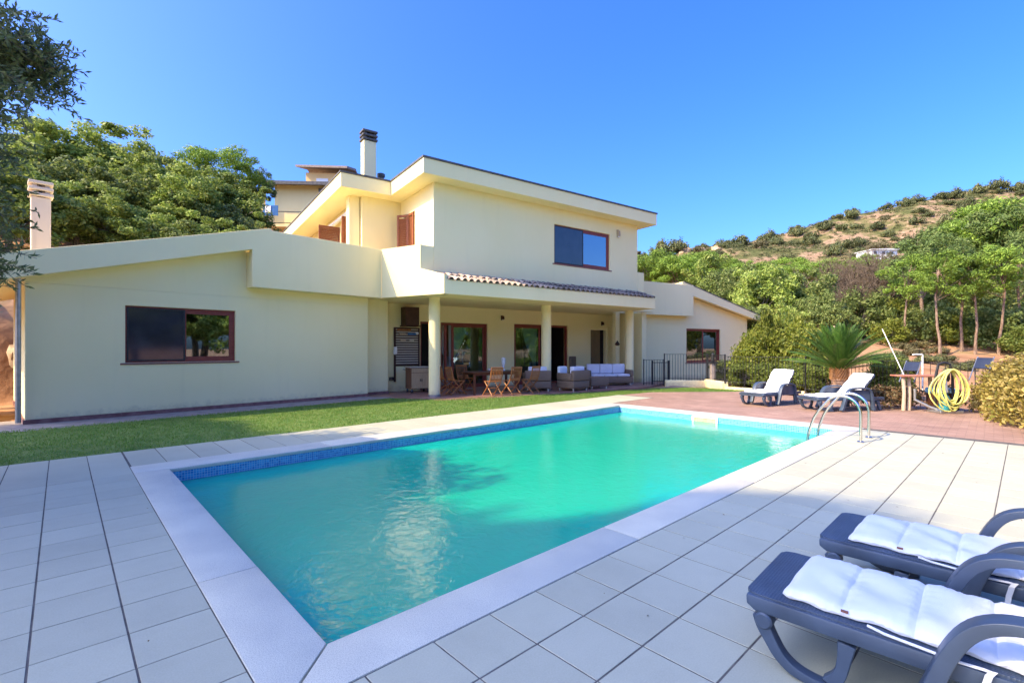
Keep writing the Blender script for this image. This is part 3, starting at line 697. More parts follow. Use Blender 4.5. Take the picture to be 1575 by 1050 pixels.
# porch floor: reddish tiles; wing path
b = MB(); b.prism_z(C, [(-1.2, 1.9), (-.15, .55), (.35, -.55), (1.2, -.95), (5, -.98), (9.6, -.80), (11.8, .1), (12.4, 3.0), (-.5, 3.05)], -.066, .004)
def porchtile():
    m, t, bb, L = newmat('reddish_porch_tile')
    tc = N(t, 'ShaderNodeTexCoord'); mp = N(t, 'ShaderNodeMapping'); mp.inputs['Rotation'].default_value = (0, 0, -C.rotz()); L.new(tc.outputs['Object'], mp.inputs[0])
    br = N(t, 'ShaderNodeTexBrick'); br.offset = 0; br.inputs['Scale'].default_value = 1; br.inputs['Brick Width'].default_value = .3; br.inputs['Row Height'].default_value = .3; br.inputs['Mortar Size'].default_value = .006
    br.inputs['Color1'].default_value = (.24, .115, .095, 1); br.inputs['Color2'].default_value = (.31, .165, .14, 1); br.inputs['Mortar'].default_value = (.2, .16, .15, 1)
    L.new(mp.outputs[0], br.inputs['Vector']); L.new(br.outputs['Color'], bb.inputs['Base Color']); bb.inputs['Roughness'].default_value = .45
    return m
M['porchtile'] = porchtile()
struct(b.build('porch_floor', M['porchtile']))
b = MB(); b.prism_z(A, [(-16, -.66), (-8, -.66), (-3, -.62), (.1, -.55), (.9, .1), (.7, 1.3), (-16, 1.3)], -.066, .002); struct(b.build('path', M['path']))

# ================================================================== villa
V = empty('villa', 'cream two-storey villa with flat overhanging roof, columned porch and low wings', 'house', C(0, 0, 0))
PLA = M['plaster']
def vpart(b, name, mat_=None, bevel=0.0, smooth=False, parent=None, seg=1):
    return b.build(name, mat_ or PLA, parent or V, bevel=bevel, smooth=smooth, seg=seg)
ZC = 3.15; ZF = 6.68; ZT = 7.13
# --- upper storey
WIN_U = (5.30, 8.20, 4.66, 6.10)
vpart(MB().wall(C, .45, 9.84, 0, .28, ZC, ZF, [WIN_U]), 'wall', bevel=.006)
vpart(MB().box(C, 0.03, .448, 0.0, .2, ZC, 4.69), 'parapet', bevel=.006)
vpart(MB().box(C, 9.842, 10.26, 0.0, .2, ZC, 4.74), 'parapet', bevel=.006)
CS = Frame(*C(.45, 0, 0)[:2], C.a - 90)           # looking along +y of C, its own +y is -x of C
# side wall (faces the sun)
vpart(MB().wall(CS, .282, 2.648, -.28, 0, ZC, ZF, [(1.42, 2.36, ZC + .35, 6.12)]), 'wall', bevel=.004)
vpart(MB().box(C, -.92, .449, 2.65, 2.93, ZC, ZF), 'wall', bevel=.006)
vpart(MB().box(C, -1.30, -.95, 2.80, 3.15, ZC, ZF), 'pillar', bevel=.006)
CL = Frame(*C(-.92, 0, 0)[:2], C.a - 90)
vpart(MB().wall(CL, 3.16, 11.6, -.28, 0, ZC, ZF, [(3.55, 5.15, ZC + .35, 6.15), (7.2, 8.4, 4.3, 6.1)]), 'wall', bevel=.004)
vpart(MB().box(C, 9.56, 9.84, .282, 3.3, ZC + .15, ZF), 'wall')
vpart(MB().box(C, 9.56, 9.84, 3.302, 8.0, 0, ZF), 'wall')
vpart(MB().box(C, -.92, 9.84, 11.602, 11.88, 0, ZF), 'wall')
vpart(MB().box(C, 9.56, 9.84, 8.002, 11.60, 0, ZF), 'wall')
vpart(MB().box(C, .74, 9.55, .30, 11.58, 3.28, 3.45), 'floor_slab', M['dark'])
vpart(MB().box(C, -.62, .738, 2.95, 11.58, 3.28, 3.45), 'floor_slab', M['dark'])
# --- roofs with dark flashing
r1 = vpart(MB().box(C, -.135, 10.40, -.55, 12.1, ZF, ZT), 'roof', bevel=.006)
vpart(MB().box(C, -.165, 10.43, -.58, 12.13, ZT + .002, ZT + .055), 'flashing', M['dark_edge'], parent=r1)
r2 = vpart(MB().box(C, -1.78, -.137, 2.05, 12.1, ZF, ZT - .004), 'roof', bevel=.006)
vpart(MB().box(C, -1.81, -.167, 2.02, 12.13, ZT + .001, ZT + .05), 'flashing', M['dark_edge'], parent=r2)
# --- chimneys
def chimney(F, x, y, z0, z1, wx, wy, mat_, capmat, label):
    c = vpart(MB().box(F, x - wx / 2, x + wx / 2, y - wy / 2, y + wy / 2, z0, z1 - .42), 'chimney', mat_, bevel=.01)
    c['label'] = label
    e = .045
    for k in range(3):
        zz = z1 - .40 + k * .14
        vpart(MB().box(F, x - wx / 2 - e, x + wx / 2 + e, y - wy / 2 - e, y + wy / 2 + e, zz, zz + .075), 'cap_slab', capmat, bevel=.012, parent=c)
    for sx in (-1, 1):
        for sy in (-1, 1):
            vpart(MB().box(F, x + sx * (wx / 2 - .06) - .04, x + sx * (wx / 2 - .06) + .04, y + sy * (wy / 2 - .06) - .04, y + sy * (wy / 2 - .06) + .04, z1 - .419, z1 - .06), 'cap_post', capmat, parent=c)
    vpart(MB().box(F, x - wx / 2 + .14, x + wx / 2 - .14, y - wy / 2 + .14, y + wy / 2 - .14, z1 - .42, z1 - .1), 'flue', M['dark'], parent=c)
    return c
chimney(C, -.46, 3.35, ZT, 9.25, .44, .34, M['plaster'], M['dark_edge'], 'cream chimney with dark slatted cap on upper roof')
c2 = MB(); c2.lathe(C, .05, 3.5, [(.10, ZT + .05), (.10, 7.75), (.14, 7.76), (.14, 7.86), (.05, 7.9)], 14); vpart(c2, 'roof_vent', M['dark_edge'], smooth=True)
MB().prism_x(C, [(3.2, ZT + .06), (3.6, ZT + .06), (3.5, ZT + .34), (3.3, ZT + .34)], -1.35, -.95).build('roof_vent', M['white'], V)

# --- oblique parapet panel between left wing and porch beam
pa, pc = Vector((-.68, 1.447)), Vector((.39, -.838)); dv = (pc - pa).normalized(); plen = (pc - pa).length
OB = Frame(*C(pa.x, pa.y, 0)[:2], C.a + math.degrees(math.atan2(-dv.y, dv.x)))
vpart(MB().prism_y(OB, [(0.0, ZC), (plen, ZC), (plen, 3.72), (1.62, 3.97), (1.62, 4.70), (0.0, 4.70)], 0.0, .2), 'parapet', bevel=.006)
# --- porch beam, ceiling, columns
vpart(MB().box(C, .42, 9.95, -.838, -.6, ZC, 3.58), 'beam', bevel=.008)
vpart(MB().box(C, 9.72, 9.95, -.598, 1.6, ZC, 3.58), 'beam', bevel=.008)
vpart(MB().prism_z(C, [(-.62, 1.62), (.44, -.598), (9.715, -.598), (9.715, 3.3), (-.9, 3.3)], ZC + .004, ZC + .12), 'porch_ceiling')
for x, dd in ((.72, .36), (5.32, .37), (9.91, .36)):
    cl = vpart(MB().lathe(C, x, .5, [(dd / 2, .004), (dd / 2, ZC + .002)], 36), 'column', smooth=True)
    vpart(MB().lathe(C, x, .5, [(dd / 2 + .012, .004), (dd / 2 + .012, .07)], 36), 'base', M['path'], smooth=True, parent=cl)
# --- tiled lean-to roof on the porch beam
vpart(MB().prism_x(C, [(-.82, 3.582), (-.004, 3.582), (-.004, 3.84)], .50, 9.90), 'lean_to_roof')
n_t = 41; pitch = 9.42 / n_t
seg_n = 6
def barrel(r0, r1, ln, up=True):
    vs = []; fs = []
    for i, (yy, rr) in enumerate(((0, r0), (ln, r1))):
        for k in range(seg_n + 1):
            a = math.pi * k / seg_n
            for t_ in (0, .014):
                vs.append((math.cos(a) * (rr - t_), yy, math.sin(a) * (rr - t_) * (1 if up else -.6)))
    m_ = (seg_n + 1) * 2
    for k in range(seg_n):
        a, b2 = 2 * k, 2 * k + 2
        fs += [(a, b2, b2 + m_, a + m_), (b2 + 1, a + 1, a + 1 + m_, b2 + 1 + m_), (a + 1, b2 + 1, b2, a), (a + m_, b2 + m_, b2 + 1 + m_, a + 1 + m_)]
    fs += [(0, m_, m_ + 1, 1), (2 * seg_n, 2 * seg_n + 1, 2 * seg_n + 1 + m_, 2 * seg_n + m_)]
    mm = MB(); mm.add([Vector(v) for v in vs], fs); return mm
to1 = barrel(.082, .07, .46).build('roof_tile', M['terracotta'], None, smooth=True); tm1 = to1.data; bpy.data.objects.remove(to1)
to2 = barrel(.082, .07, .46).build('roof_tile', M['terracotta_dark'], None, smooth=True); tm2 = to2.data; bpy.data.objects.remove(to2)
to3 = barrel(.10, .095, .88, up=False).build('gutter_tile', M['terracotta_dark'], None, smooth=True); tm3 = to3.data; bpy.data.objects.remove(to3)
slope = math.atan2(.26, .82)
def lean_piece(name, me_, x, y, z):
    o = mesh_obj(name, me_, V); o.location = C(x, y, z) - Vector(V['_w'])
    o.rotation_mode = 'XYZ'
    o.rotation_euler = (Matrix.Rotation(C.rotz() + random.uniform(-.03, .03), 4, 'Z') @ Matrix.Rotation(slope + random.uniform(-.03, .03), 4, 'X')).to_euler()
for i in range(n_t):
    x = .60 + pitch * i
    mm = tm1 if (i < 17 and random.random() > .12) else tm2
    lean_piece('roof_tile', mm, x, -.885 + random.uniform(-.012, .012), 3.575)
    lean_piece('roof_tile', mm if random.random() > .3 else tm2, x, -.46, 3.575 + .46 * math.tan(slope) + .012)
    if i < n_t - 1: lean_piece('gutter_tile', tm3, x + pitch / 2, -.87, 3.625)

# --- porch back wall
PD1 = (1.36, 2.12, -.01, 2.54); PW1 = (2.20, 4.30, -.01, 2.53); PW2 = (5.62, 8.62, -.01, 2.57); PD3 = (10.06, 11.06, -.01, 2.43)
vpart(MB().wall(C, -.4, 11.5, 3.0, 3.28, 0, ZC + .003, [PD1, PW1, PW2, PD3]), 'wall', bevel=.004)
vpart(MB().box(C, -.40, -.19, 2.35, 2.998, 0, ZC), 'wall')
vpart(MB().box(C, 11.2, 11.5, .9, 2.998, 0, ZC), 'wall')
# right end of porch: two pilasters with dark recess between
vpart(MB().box(C, 10.20, 10.46, 1.55, 1.75, 0, ZC), 'pilaster', bevel=.006)
vpart(MB().box(C, 10.42, 10.60, 1.05, 1.2, 0, ZC), 'pilaster', bevel=.006)
vpart(MB().box(C, 9.96, 11.5, .45, .75, ZC, 3.5), 'beam')
vpart(MB().box(C, 9.72, 11.6, 1.602, 3.3, ZC + .01, ZC + .14), 'porch_ceiling')

# --- left wing
WIN_A = (-6.39, -4.10, 1.215, 2.53)
vpart(MB().wall(A, -8.0, -.21, .45, .75, 0, 2.90, [WIN_A]), 'wall', bevel=.004)
def fz(x): return 2.98 + (x + 7.96) * (4.13 - 2.98) / (7.96 - 3.84)     # underside of left fascia
vpart(MB().prism_y(A, [(-8.0, 2.902), (-.21, 2.902), (-.21, ZC + .1), (-3.84, ZC + .1), (-3.84, fz(-3.84) + .05), (-8.0, fz(-8.0) + .05)], .45, .75), 'wall')
vpart(MB().box(A, -.208, .75, .78, 1.06, 0, ZC + .01), 'wall', bevel=.004)
vpart(MB().box(A, -8.0, -7.72, .752, 6.5, 0, 3.0), 'wall')
vpart(MB().prism_y(A, [(-9.6, fz(-9.6)), (-3.84, fz(-3.84)), (-3.84, ZC), (0.0, ZC), (0.0, 4.70), (-3.36, 4.70), (-3.36, 4.745), (-3.44, 4.745), (-9.6, 4.745 - (9.6 - 3.44) * .279 + .02)], 0.0, .22), 'parapet', bevel=.006)
vpart(MB().prism_y(A, [(-9.6, fz(-9.6) + .012), (-3.6, fz(-3.6) + .012), (-3.6, fz(-3.6) + .36), (-9.6, fz(-9.6) + .36)], .222, 6.9), 'roof')
vpart(MB().box(A, -3.838, .4, .222, 6.0, ZC + .005, ZC + .13), 'terrace_slab')
vpart(MB().box(A, -3.838, -3.64, .222, .46, ZC + .131, 4.1), 'parapet')
vpart(MB().wall(A, -8.0, -.205, .42, .447, .0, .09), 'plinth', M['plinth'])
vpart(MB().box(A, -.205, .76, .752, .777, .0, .09), 'plinth', M['plinth'])
vpart(MB().box(A, -8.03, -8.002, .42, 6.0, .0, .09), 'plinth', M['plinth'])
chimney(A, -7.66, 2.5, 3.3, 5.52, .34, .30, M['plaster_chim'], M['plaster_chim'], 'weathered pinkish chimney with slatted cap at left roof end')
dp = MB(); dp.tube([A(-8.10, .33, 3.0), A(-8.10, .36, .05)], .045, 10); vpart(dp, 'downpipe', M['steel_dull'], smooth=True)
vpart(MB().box(A, -9.4, -9.15, 5.6, 5.85, 0, 2.7), 'carport_post', M['brown_door'])

# --- right wing
WIN_R = (0.0, 2.55, .80, 2.55)
vpart(MB().wall(R, -3.95, 4.73, .45, .75, -.3, 2.75, [WIN_R]), 'wall', bevel=.004)
def rz_(x): return 4.17 - x * (4.17 - 2.97) / 5.55
vpart(MB().prism_y(R, [(-3.95, 2.752), (4.73, 2.752), (4.73, rz_(4.73) + .04), (0, rz_(0) + .04), (-3.95, 4.2)], .45, .75), 'wall')
vpart(MB().box(R, 4.45, 4.73, .752, 7.0, -.3, 2.9), 'wall')
vpart(MB().box(R, -4.5, 0.0, 0, .2, ZC, 4.70), 'parapet', bevel=.006)
vpart(MB().box(R, -4.5, 0.0, .202, .449, ZC + .003, ZC + .14), 'terrace_slab')
vpart(MB().prism_y(R, [(-.75, rz_(-.75)), (5.55, rz_(5.55)), (5.55, 3.27), (-.62, 4.83), (-.75, 4.83)], .03, .24), 'fascia', bevel=.006)
rr = vpart(MB().prism_y(R, [(-.75, rz_(-.75) + .3), (5.5, rz_(5.5) + .02), (5.5, 3.24), (-.62, 4.80), (-.75, 4.80)], .242, 7.5), 'roof')
vpart(MB().prism_y(R, [(-.62, 4.835), (5.58, 3.275), (5.58, 3.31), (-.62, 4.87)], .01, 7.5), 'flashing', M['dark_edge'], parent=rr)

# ------------------------------------------------------------------ windows and doors
def sash(F, x0, x1, z0, z1, y, fw, mat_frame, mat_pane, win, depth=.05):
    fr = MB(); fr.wall(F, x0, x1, y, y + depth, z0, z1, [(x0 + fw, x1 - fw, z0 + fw, z1 - fw)])
    f_ = fr.build('sash', mat_frame, win, bevel=.006)
    MB().box(F, x0 + fw - .01, x1 - fw + .01, y + depth * .4, y + depth * .4 + .008, z0 + fw - .01, z1 - fw + .01).build('pane', mat_pane, win)
    return f_
def window(F, o, y, fw=.07, sill=True, kind='screen'):
    x0, x1, z0, z1 = o; xm = (x0 + x1) / 2
    fr = MB(); fr.wall(F, x0 + .002, x1 - .002, y + .03, y + .16, z0 + .002, z1 - .002, [(x0 + .06, x1 - .06, z0 + .06, z1 - .06)])
    wn = vpart(fr, 'window', M['redwood'], bevel=.005)
    if kind == 'screen':
        MB().wall(F, x0 + .035, xm + .03, y + .016, y + .032, z0 + .035, z1 - .035, [(x0 + .065, xm - .005, z0 + .065, z1 - .065)]).build('screen_frame', M['darkmetal'], wn, bevel=.002)
        MB().box(F, x0 + .066, xm - .006, y + .022, y + .028, z0 + .066, z1 - .066).build('insect_screen', M['screen'], wn)
        sash(F, xm - .04, x1 - .03, z0 + .03, z1 - .03, y + .04, .10, M['redwood'], M['glass'], wn)
    else:
        sash(F, x0 + .04, xm + .05, z0 + .04, z1 - .04, y + .045, .07, M['redwood'], M['glass'], wn)
        sash(F, xm - .05, x1 - .04, z0 + .04, z1 - .04, y + .10, .10, M['redwood'], M['glass'], wn)
    if sill:
        MB().box(F, x0 - .09, x1 + .09, y - .05, y + .03, z0 - .045, z0 - .004).build('sill', M['sill'], wn, bevel=.006)
    # room behind the window
    return wn
window(A, WIN_A, .45 + .03)
window(C, WIN_U, 0 + .03)
window(R, WIN_R, .45 + .03, kind='two')
vpart(MB().box(R, .42, .78, .86, .88, .85, 2.5), 'curtain', M['curtain'])
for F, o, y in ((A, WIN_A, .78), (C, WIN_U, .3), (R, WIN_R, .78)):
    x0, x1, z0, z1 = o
    rm = MB(); rm.box(F, x0 - 1.5, x1 + 1.2, y + 1.0, y + 1.04, z0 - .5, z1 + .3); rm.box(F, x0 - 1.5, x1 + 1.2, y + .02, y + 1.0, z1 + .3, z1 + .34); rm.box(F, x0 - 1.5, x1 + 1.2, y + .02, y + 1.0, z0 - .5, z0 - .46); rm.box(F, x1 + 1.16, x1 + 1.2, y + .02, y + 1.0, z0 - .46, z1 + .3); rm.box(F, x0 - 1.5, x0 - 1.46, y + .02, y + 1.0, z0 - .46, z1 + .3); vpart(rm, 'room_backing', M['dark'])  # black shell behind each window, its colour stands in for indoor shade
# porch sliding doors
def slider(o, leaves, y=3.06):
    x0, x1, z0, z1 = o; z0 = .004
    fr = MB(); fr.wall(C, x0 + .002, x1 - .002, y, y + .12, z0, z1 - .002, [(x0 + .07, x1 - .07, z0 + .04, z1 - .09)])
    wn = vpart(fr, 'sliding_door', M['redwood'], bevel=.005)
    for (a, b_, yy) in leaves: sash(C, a, b_, z0 + .03, z1 - .06, y + yy, .10, M['redwood'], M['glass_clear'], wn, .045)
    return wn
w1 = slider(PW1, [(2.72, 4.24, .06)])
MB().box(C, 2.40, 2.50, 3.09, 3.15, .05, 2.45).build('mullion', M['redwood'], w1, bevel=.005)
w2 = slider(PW2, [(5.68, 7.12, .06)])
def curtain(x0, x1, ztop, tie_x, tie_z, y, win, nfold=14):
    m_ = MB(); rows = 14; vs = []; fs = []
    for j in range(rows + 1):
        t_ = j / rows; z = ztop + (tie_z - ztop) * t_
        for i in range(nfold * 3 + 1):
            s_ = i / (nfold * 3)
            xa = x0 + (x1 - x0) * s_
            xb = tie_x + (s_ - .5) * .16
            k_ = t_ ** 1.4
            vs.append(C(xa * (1 - k_) + xb * k_, y + .02 * math.sin(i * 2.1) * (1 - .6 * k_), z))
    nn = nfold * 3 + 1
    for j in range(rows):
        for i in range(nn - 1): fs.append((j * nn + i, j * nn + i + 1, (j + 1) * nn + i + 1, (j + 1) * nn + i))
    # tail below the tie
    b0 = len(vs)
    for j in range(7):
        z = tie_z - (tie_z - .1) * j / 6
        for i in range(nn):
            s_ = i / (nn - 1); vs.append(C(tie_x + (s_ - .5) * (.16 + .16 * j / 6), y + .02 * math.sin(i * 2.1), z))
    for j in range(6):
        for i in range(nn - 1): fs.append((b0 + j * nn + i, b0 + j * nn + i + 1, b0 + (j + 1) * nn + i + 1, b0 + (j + 1) * nn + i))
    m_.add(vs, fs); m_.build('curtain', M['curtain'], win, smooth=True)
curtain(1.98, 2.62, 2.46, 2.55, 1.25, 3.34, w1)
curtain(2.70, 3.55, 2.46, 2.80, 1.05, 3.34, w1)
curtain(6.25, 7.1, 2.46, 6.95, .9, 3.34, w2)
# room behind the porch; black sheets put shade into its door openings
rm = MB(); rm.box(C, -.3, 9.5, 7.2, 7.3, 0, 3.1); vpart(rm, 'room_backing', M['brown_door'])
rm = MB(); rm.box(C, -.3, 11.4, 3.29, 7.19, -.02, .003); vpart(rm, 'room_floor', M['plinth'])
rm = MB(); rm.box(C, -.3, 9.5, 3.29, 7.19, 3.02, 3.06); vpart(rm, 'room_ceiling', M['plaster'])
rm = MB(); rm.box(C, 9.0, 9.1, 3.29, 7.19, 0, 3.0); vpart(rm, 'room_backing', M['dark'])
rm = MB(); rm.box(C, 1.25, 2.18, 3.6, 3.64, 0, 2.7); vpart(rm, 'room_backing', M['dark'])
rm = MB(); rm.box(C, 7.2, 8.7, 4.6, 4.64, 0, 2.9); vpart(rm, 'room_backing', M['dark'])
d1 = vpart(MB().wall(C, 1.362, 2.118, 3.05, 3.16, .004, 2.538, [(1.42, 2.06, -.01, 2.47)]), 'door_frame', M['redwood'])
d3 = vpart(MB().box(C, 10.07, 10.82, 3.14, 3.19, .004, 2.42), 'door', M['brown_door'], bevel=.006)
vpart(MB().box(C, 10.822, 11.05, 3.15, 3.19, .004, 2.42), 'door_side_panel', M['dark'])
vpart(MB().box(C, 10.16, 10.72, 3.125, 3.139, .25, 1.1), 'panel', M['brown_door'], bevel=.01, parent=d3)
vpart(MB().box(C, 10.16, 10.72, 3.125, 3.139, 1.25, 2.25), 'panel', M['brown_door'], bevel=.01, parent=d3)
vpart(MB().lathe(Frame(*C(10.16, 3.10)[:2], C.a), 0, 0, [(.028, 1.02), (.034, 1.05), (.028, 1.08)], 12), 'handle', M['darkmetal'], parent=d3)
# shutters
def shutter(F, x0, x1, y0, y1, z0, z1, along):
    """louvred leaf; along 'x' -> leaf lies in the x-z plane"""
    f = MB()
    if along == 'x':
        f.wall(F, x0, x1, y0, y1, z0, z1, [(x0 + .07, x1 - .07, z0 + .08, z1 - .08)])
    s = vpart(f, 'shutter', M['shutter'], bevel=.004)
    nl = int((z1 - z0 - .16) / .06); l = MB()
    for k in range(nl):
        z = z0 + .09 + k * .06
        m_ = MB()
        m_.prism_x(F, [(y0 + .004, z), (y0 + .012, z), (y1 - .004, z + .05), (y1 - .012, z + .05)], x0 + .065, x1 - .065)
        m_.build('louvre', M['shutter'], s)
    return s
# side wall french window: one leaf against the wall, one half open
shutter(CS, 1.46, 1.90, .004, .045, ZC + .4, 6.1, 'x')
CS2 = Frame(*CS(1.92, .0)[:2], CS.a - 35)
shutter(CS2, 0.0, .44, .004, .045, ZC + .4, 6.1, 'x')
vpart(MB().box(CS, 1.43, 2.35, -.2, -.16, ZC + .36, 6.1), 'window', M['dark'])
# far-left window leaves standing open at right angles
SH1 = Frame(*C(-.94, 5.2)[:2], C.a + 180)
shutter(SH1, .01, .78, 0, .045, ZC + .4, 6.12, 'x')
SH2 = Frame(*C(-.94, 3.5)[:2], C.a + 180)
shutter(SH2, .01, .42, 0, .045, ZC + .4, 6.12, 'x')
vpart(MB().box(CL, 3.56, 5.14, -.2, -.16, ZC + .36, 6.14), 'window', M['glass'])
vpart(MB().box(CL, 7.21, 8.39, -.2, -.16, 4.31, 6.09), 'window', M['glass'])
aw = MB(); aw.tube([C(-1.08, 3.3, 6.32), C(-1.08, 6.9, 6.32)], .075, 12); vpart(aw, 'awning_roll', M['white'], smooth=True)

# ------------------------------------------------------------------ wall lamps
def wall_lamp(F, x, y, z, label, mat_, h=.2):
    e = empty('wall_lamp', label, 'lamp', F(x, y, z), 'bulkhead lamps on the walls')
    MB().box(F, x - .06, x + .06, y - .02, y - .001, z - h / 2, z + h / 2).build('back_plate', mat_, e, bevel=.005)
    MB().prism_x(F, [(y - .021, z - h * .42), (y - .021, z + h * .42), (y - .10, z + h * .30), (y - .12, z - h * .30)], x - .05, x + .05).build('shade', mat_, e, bevel=.006)
    MB().box(F, x - .035, x + .035, y - .09, y - .03, z - h * .46, z - h * .36).build('diffuser', M['white'], e)
    return e
wall_lamp(C, 5.0, 3.0, 2.80, 'small brown lamp on porch wall between the two glass doors', M['hood'])
wall_lamp(C, 10.80, 3.0, 2.73, 'small brown lamp on porch wall above the brown door', M['hood'])
wall_lamp(C, 8.64, 0.0, 6.19, 'beige box lamp beside the upper storey window', M['log'], .32)

# ================================================================== porch things
def at(root, F, x, y, rz_deg=0, z=0.004):
    root.location = F(x, y, z); root.rotation_euler = (0, 0, F.rotz() + RAD(rz_deg)); return root
L0 = Frame(0, 0, 90)
# --- slatted rack with hood
rk = empty('slatted_wall_rack', 'tall slatted wooden wall rack hung with tools behind the cabinet', 'rack', C(.8, 2.9, 0))
for x in (.36, 1.28):
    MB().box(C, x - .03, x + .03, 2.93, 2.995, .75 if x > 1 else .35, 2.30).build('upright', M['hood'], rk, bevel=.004)
for k in range(15):
    z = .98 + k * .087
    MB().box(C, .40, 1.25, 2.945, 2.97, z, z + .045).build('slat', M['greywood'], rk, bevel=.003)
MB().box(C, .38, 1.27, 2.98, 2.998, .9, 2.3).build('back_panel', M['hood'], rk)
for x, z, l, mt in ((.52, 2.02, .22, 'log'), (.86, 2.03, .3, 'blue'), (1.14, 2.06, .1, 'white'), (.56, 1.80, .2, 'log'), (.9, 1.80, .16, 'greywood'), (.45, 2.17, .5, 'teak')):
    MB().box(C, x - .02, x + l, 2.88, 2.943, z, z + .07).build('utensil', M[mt], rk, bevel=.01)
MB().box(C, .28, .42, 2.86, 2.925, 1.32, 1.60).build('paper_holder', M['white'], rk, bevel=.03)
hd = empty('extractor_hood', 'dark brown square hood above the slatted rack', 'hood', C(.86, 2.8, 2.3))
MB().box(C, .60, 1.12, 2.55, 2.995, 2.37, 3.02).build('flue', M['hood'], hd, bevel=.01)
MB().prism_x(C, [(2.48, 2.32), (2.998, 2.32), (2.998, 2.365), (2.55, 2.365)], .56, 1.16).build('canopy', M['hood'], hd)
so_ = empty('wall_socket', 'small black outdoor socket low on wall left of the cabinet', 'socket', C(.24, 2.98, .45))
MB().box(C, .16, .32, 2.95, 2.998, .40, .52).build('box', M['darkmetal'], so_, bevel=.01)
MB().box(C, .19, .29, 2.935, 2.949, .43, .49).build('cover', M['screen'], so_, bevel=.006)
# --- wooden cabinet on castors
cb = empty('kitchen_cart', 'pale wooden two-door kitchen cart on castors left of first column', 'cabinet')
MB().box(L0, -.36, .36, -.25, .25, .13, .86).build('body', M['cartside'], cb, bevel=.006)
MB().box(L0, -.41, .41, -.29, .29, .862, .90).build('top', M['greywood'], cb, bevel=.008)
MB().box(L0, -.345, .345, -.262, -.2505, .70, .84).build('drawer', M['cartwood'], cb, bevel=.004)
for s in (-1, 1):
    x0, x1 = (-.345, -.005) if s < 0 else (.005, .345)
    d = MB().wall(L0, x0, x1, -.27, -.2505, .15, .685, [(x0 + .06, x1 - .06, .21, .625)]).build('door', M['cartwood'], cb, bevel=.003)
    MB().box(L0, x0 + .06, x1 - .06, -.258, -.2505, .21, .625).build('door_panel', M['cartwood'], d)
    MB().box(L0, s * .03 - .008, s * .03 + .008, -.29, -.271, .40, .48).build('handle', M['darkmetal'], d)
    for t in (-1, 1):
        MB().lathe(L0, s * .31, t * .2, [(.02, .005), (.04, .03), (.04, .08), (.015, .125)], 10).build('castor', M['screen'], cb, smooth=True)
MB().tube([(-.40, -.2, .80), (-.47, -.2, .80), (-.47, .2, .80), (-.40, .2, .80)], .012, 8).build('towel_rail', M['cartside'], cb)
at(cb, C, .93, 2.25, 0)
# --- folding teak chairs
def make_chair():
    t = empty('folding_chair', 'x', 'chair')
    for s in (-1, 1):
        y = s * .215
        MB().box(Frame(0, 0, 90), 0, 0, 0, 0, 0, 0) if False else None
        m = MB(); m.tube([(-.30, y, .012), (.20, y, .50), (.24, y, .93)][:1] + [(-.28, y, .03), (.13, y, .43), (.22, y, .66), (.27, y, .92)], .019, 6); m.build('back_leg', M['teak'], t)
        m = MB(); m.tube([(.27, y * .86, .012), (-.21, y * .86, .445)], .018, 6); m.build('front_leg', M['teak'], t)
    for k in range(7):
        x = -.24 + k * .06
        MB().box(L0, x - .022, x + .022, -.2, .2, .452, .472).build('seat_slat', M['teak'], t, bevel=.004)
    for k in range(7):
        y = -.165 + k * .055
        m = MB(); m.tube([(.175, y, .54), (.255, y, .88)], .011, 5); m.build('back_slat', M['teak'], t)
    for (x, z) in ((.168, .52), (.265, .90)):
        MB().box(L0, x - .014, x + .014, -.215, .215, z - .035, z + .035).build('back_rail', M['teak'], t, bevel=.008)
    for (x, z) in ((-.25, .05), (.25, .05), (.02, .25)):
        m = MB(); m.tube([(x, -.2, z), (x, .2, z)], .014, 6); m.build('stretcher', M['teak'], t)
    return t
ch = make_chair()
CHG = 'folding teak chairs round the porch table'
chairs = [(2.42, -.33, 95, 'sunlit folding teak chair nearest the lawn, front left of the porch table'),
          (3.18, -.30, 84, 'folding teak chair with a dark top rail, second along the lawn edge'),
          (3.98, -.28, 100, 'folding teak chair next to the middle column at right end of table'),
          (1.55, .62, 182, 'folding teak chair at left end of table beside the first column'),
          (1.60, 1.35, 172, 'folding teak chair behind the one at the left table end, by the glass door'),
          (2.55, 1.75, -92, 'folding teak chair on the far side of the porch table')]
# chair's back is on its +x side
chairs = [(x, y, {95: -92, 84: -84, 100: -75, 182: 180, 172: 172, -92: 92}[r], l) for x, y, r, l in chairs]
for i, (x, y, r, l) in enumerate(chairs):
    c_ = ch if i == 0 else copy_tree(ch)
    at(c_, C, x, y, r); c_['label'] = l; c_['group'] = CHG
tb = empty('dining_table', 'dark teak dining table on porch surrounded by folding chairs', 'table')
for k in range(8):
    y = -.42 + k * .12; MB().box(L0, -1.0, 1.0, y - .055, y + .055, .715, .745).build('table_plank', M['darkteak'], tb, bevel=.004)
MB().wall(L0, -.9, .9, -.40, -.375, .63, .713).build('apron', M['darkteak'], tb); MB().wall(L0, -.9, .9, .375, .40, .63, .713).build('apron', M['darkteak'], tb)
for sx in (-1, 1):
    for sy in (-1, 1): MB().box(L0, sx * .88 - .035, sx * .88 + .035, sy * .36 - .035, sy * .36 + .035, .0, .712).build('leg', M['darkteak'], tb, bevel=.005)
at(tb, C, 2.95, .62, 0)
lt = empty('glass_lantern', 'pale glass lantern standing on the porch table', 'lantern', C(3.55, .75, .752))
MB().lathe(C, 3.55, .75, [(.075, .752), (.075, .77), (.03, .80), (.05, .95), (.075, 1.02), (.075, 1.16)], 16).build('glass', M['cushion'], lt, smooth=True)
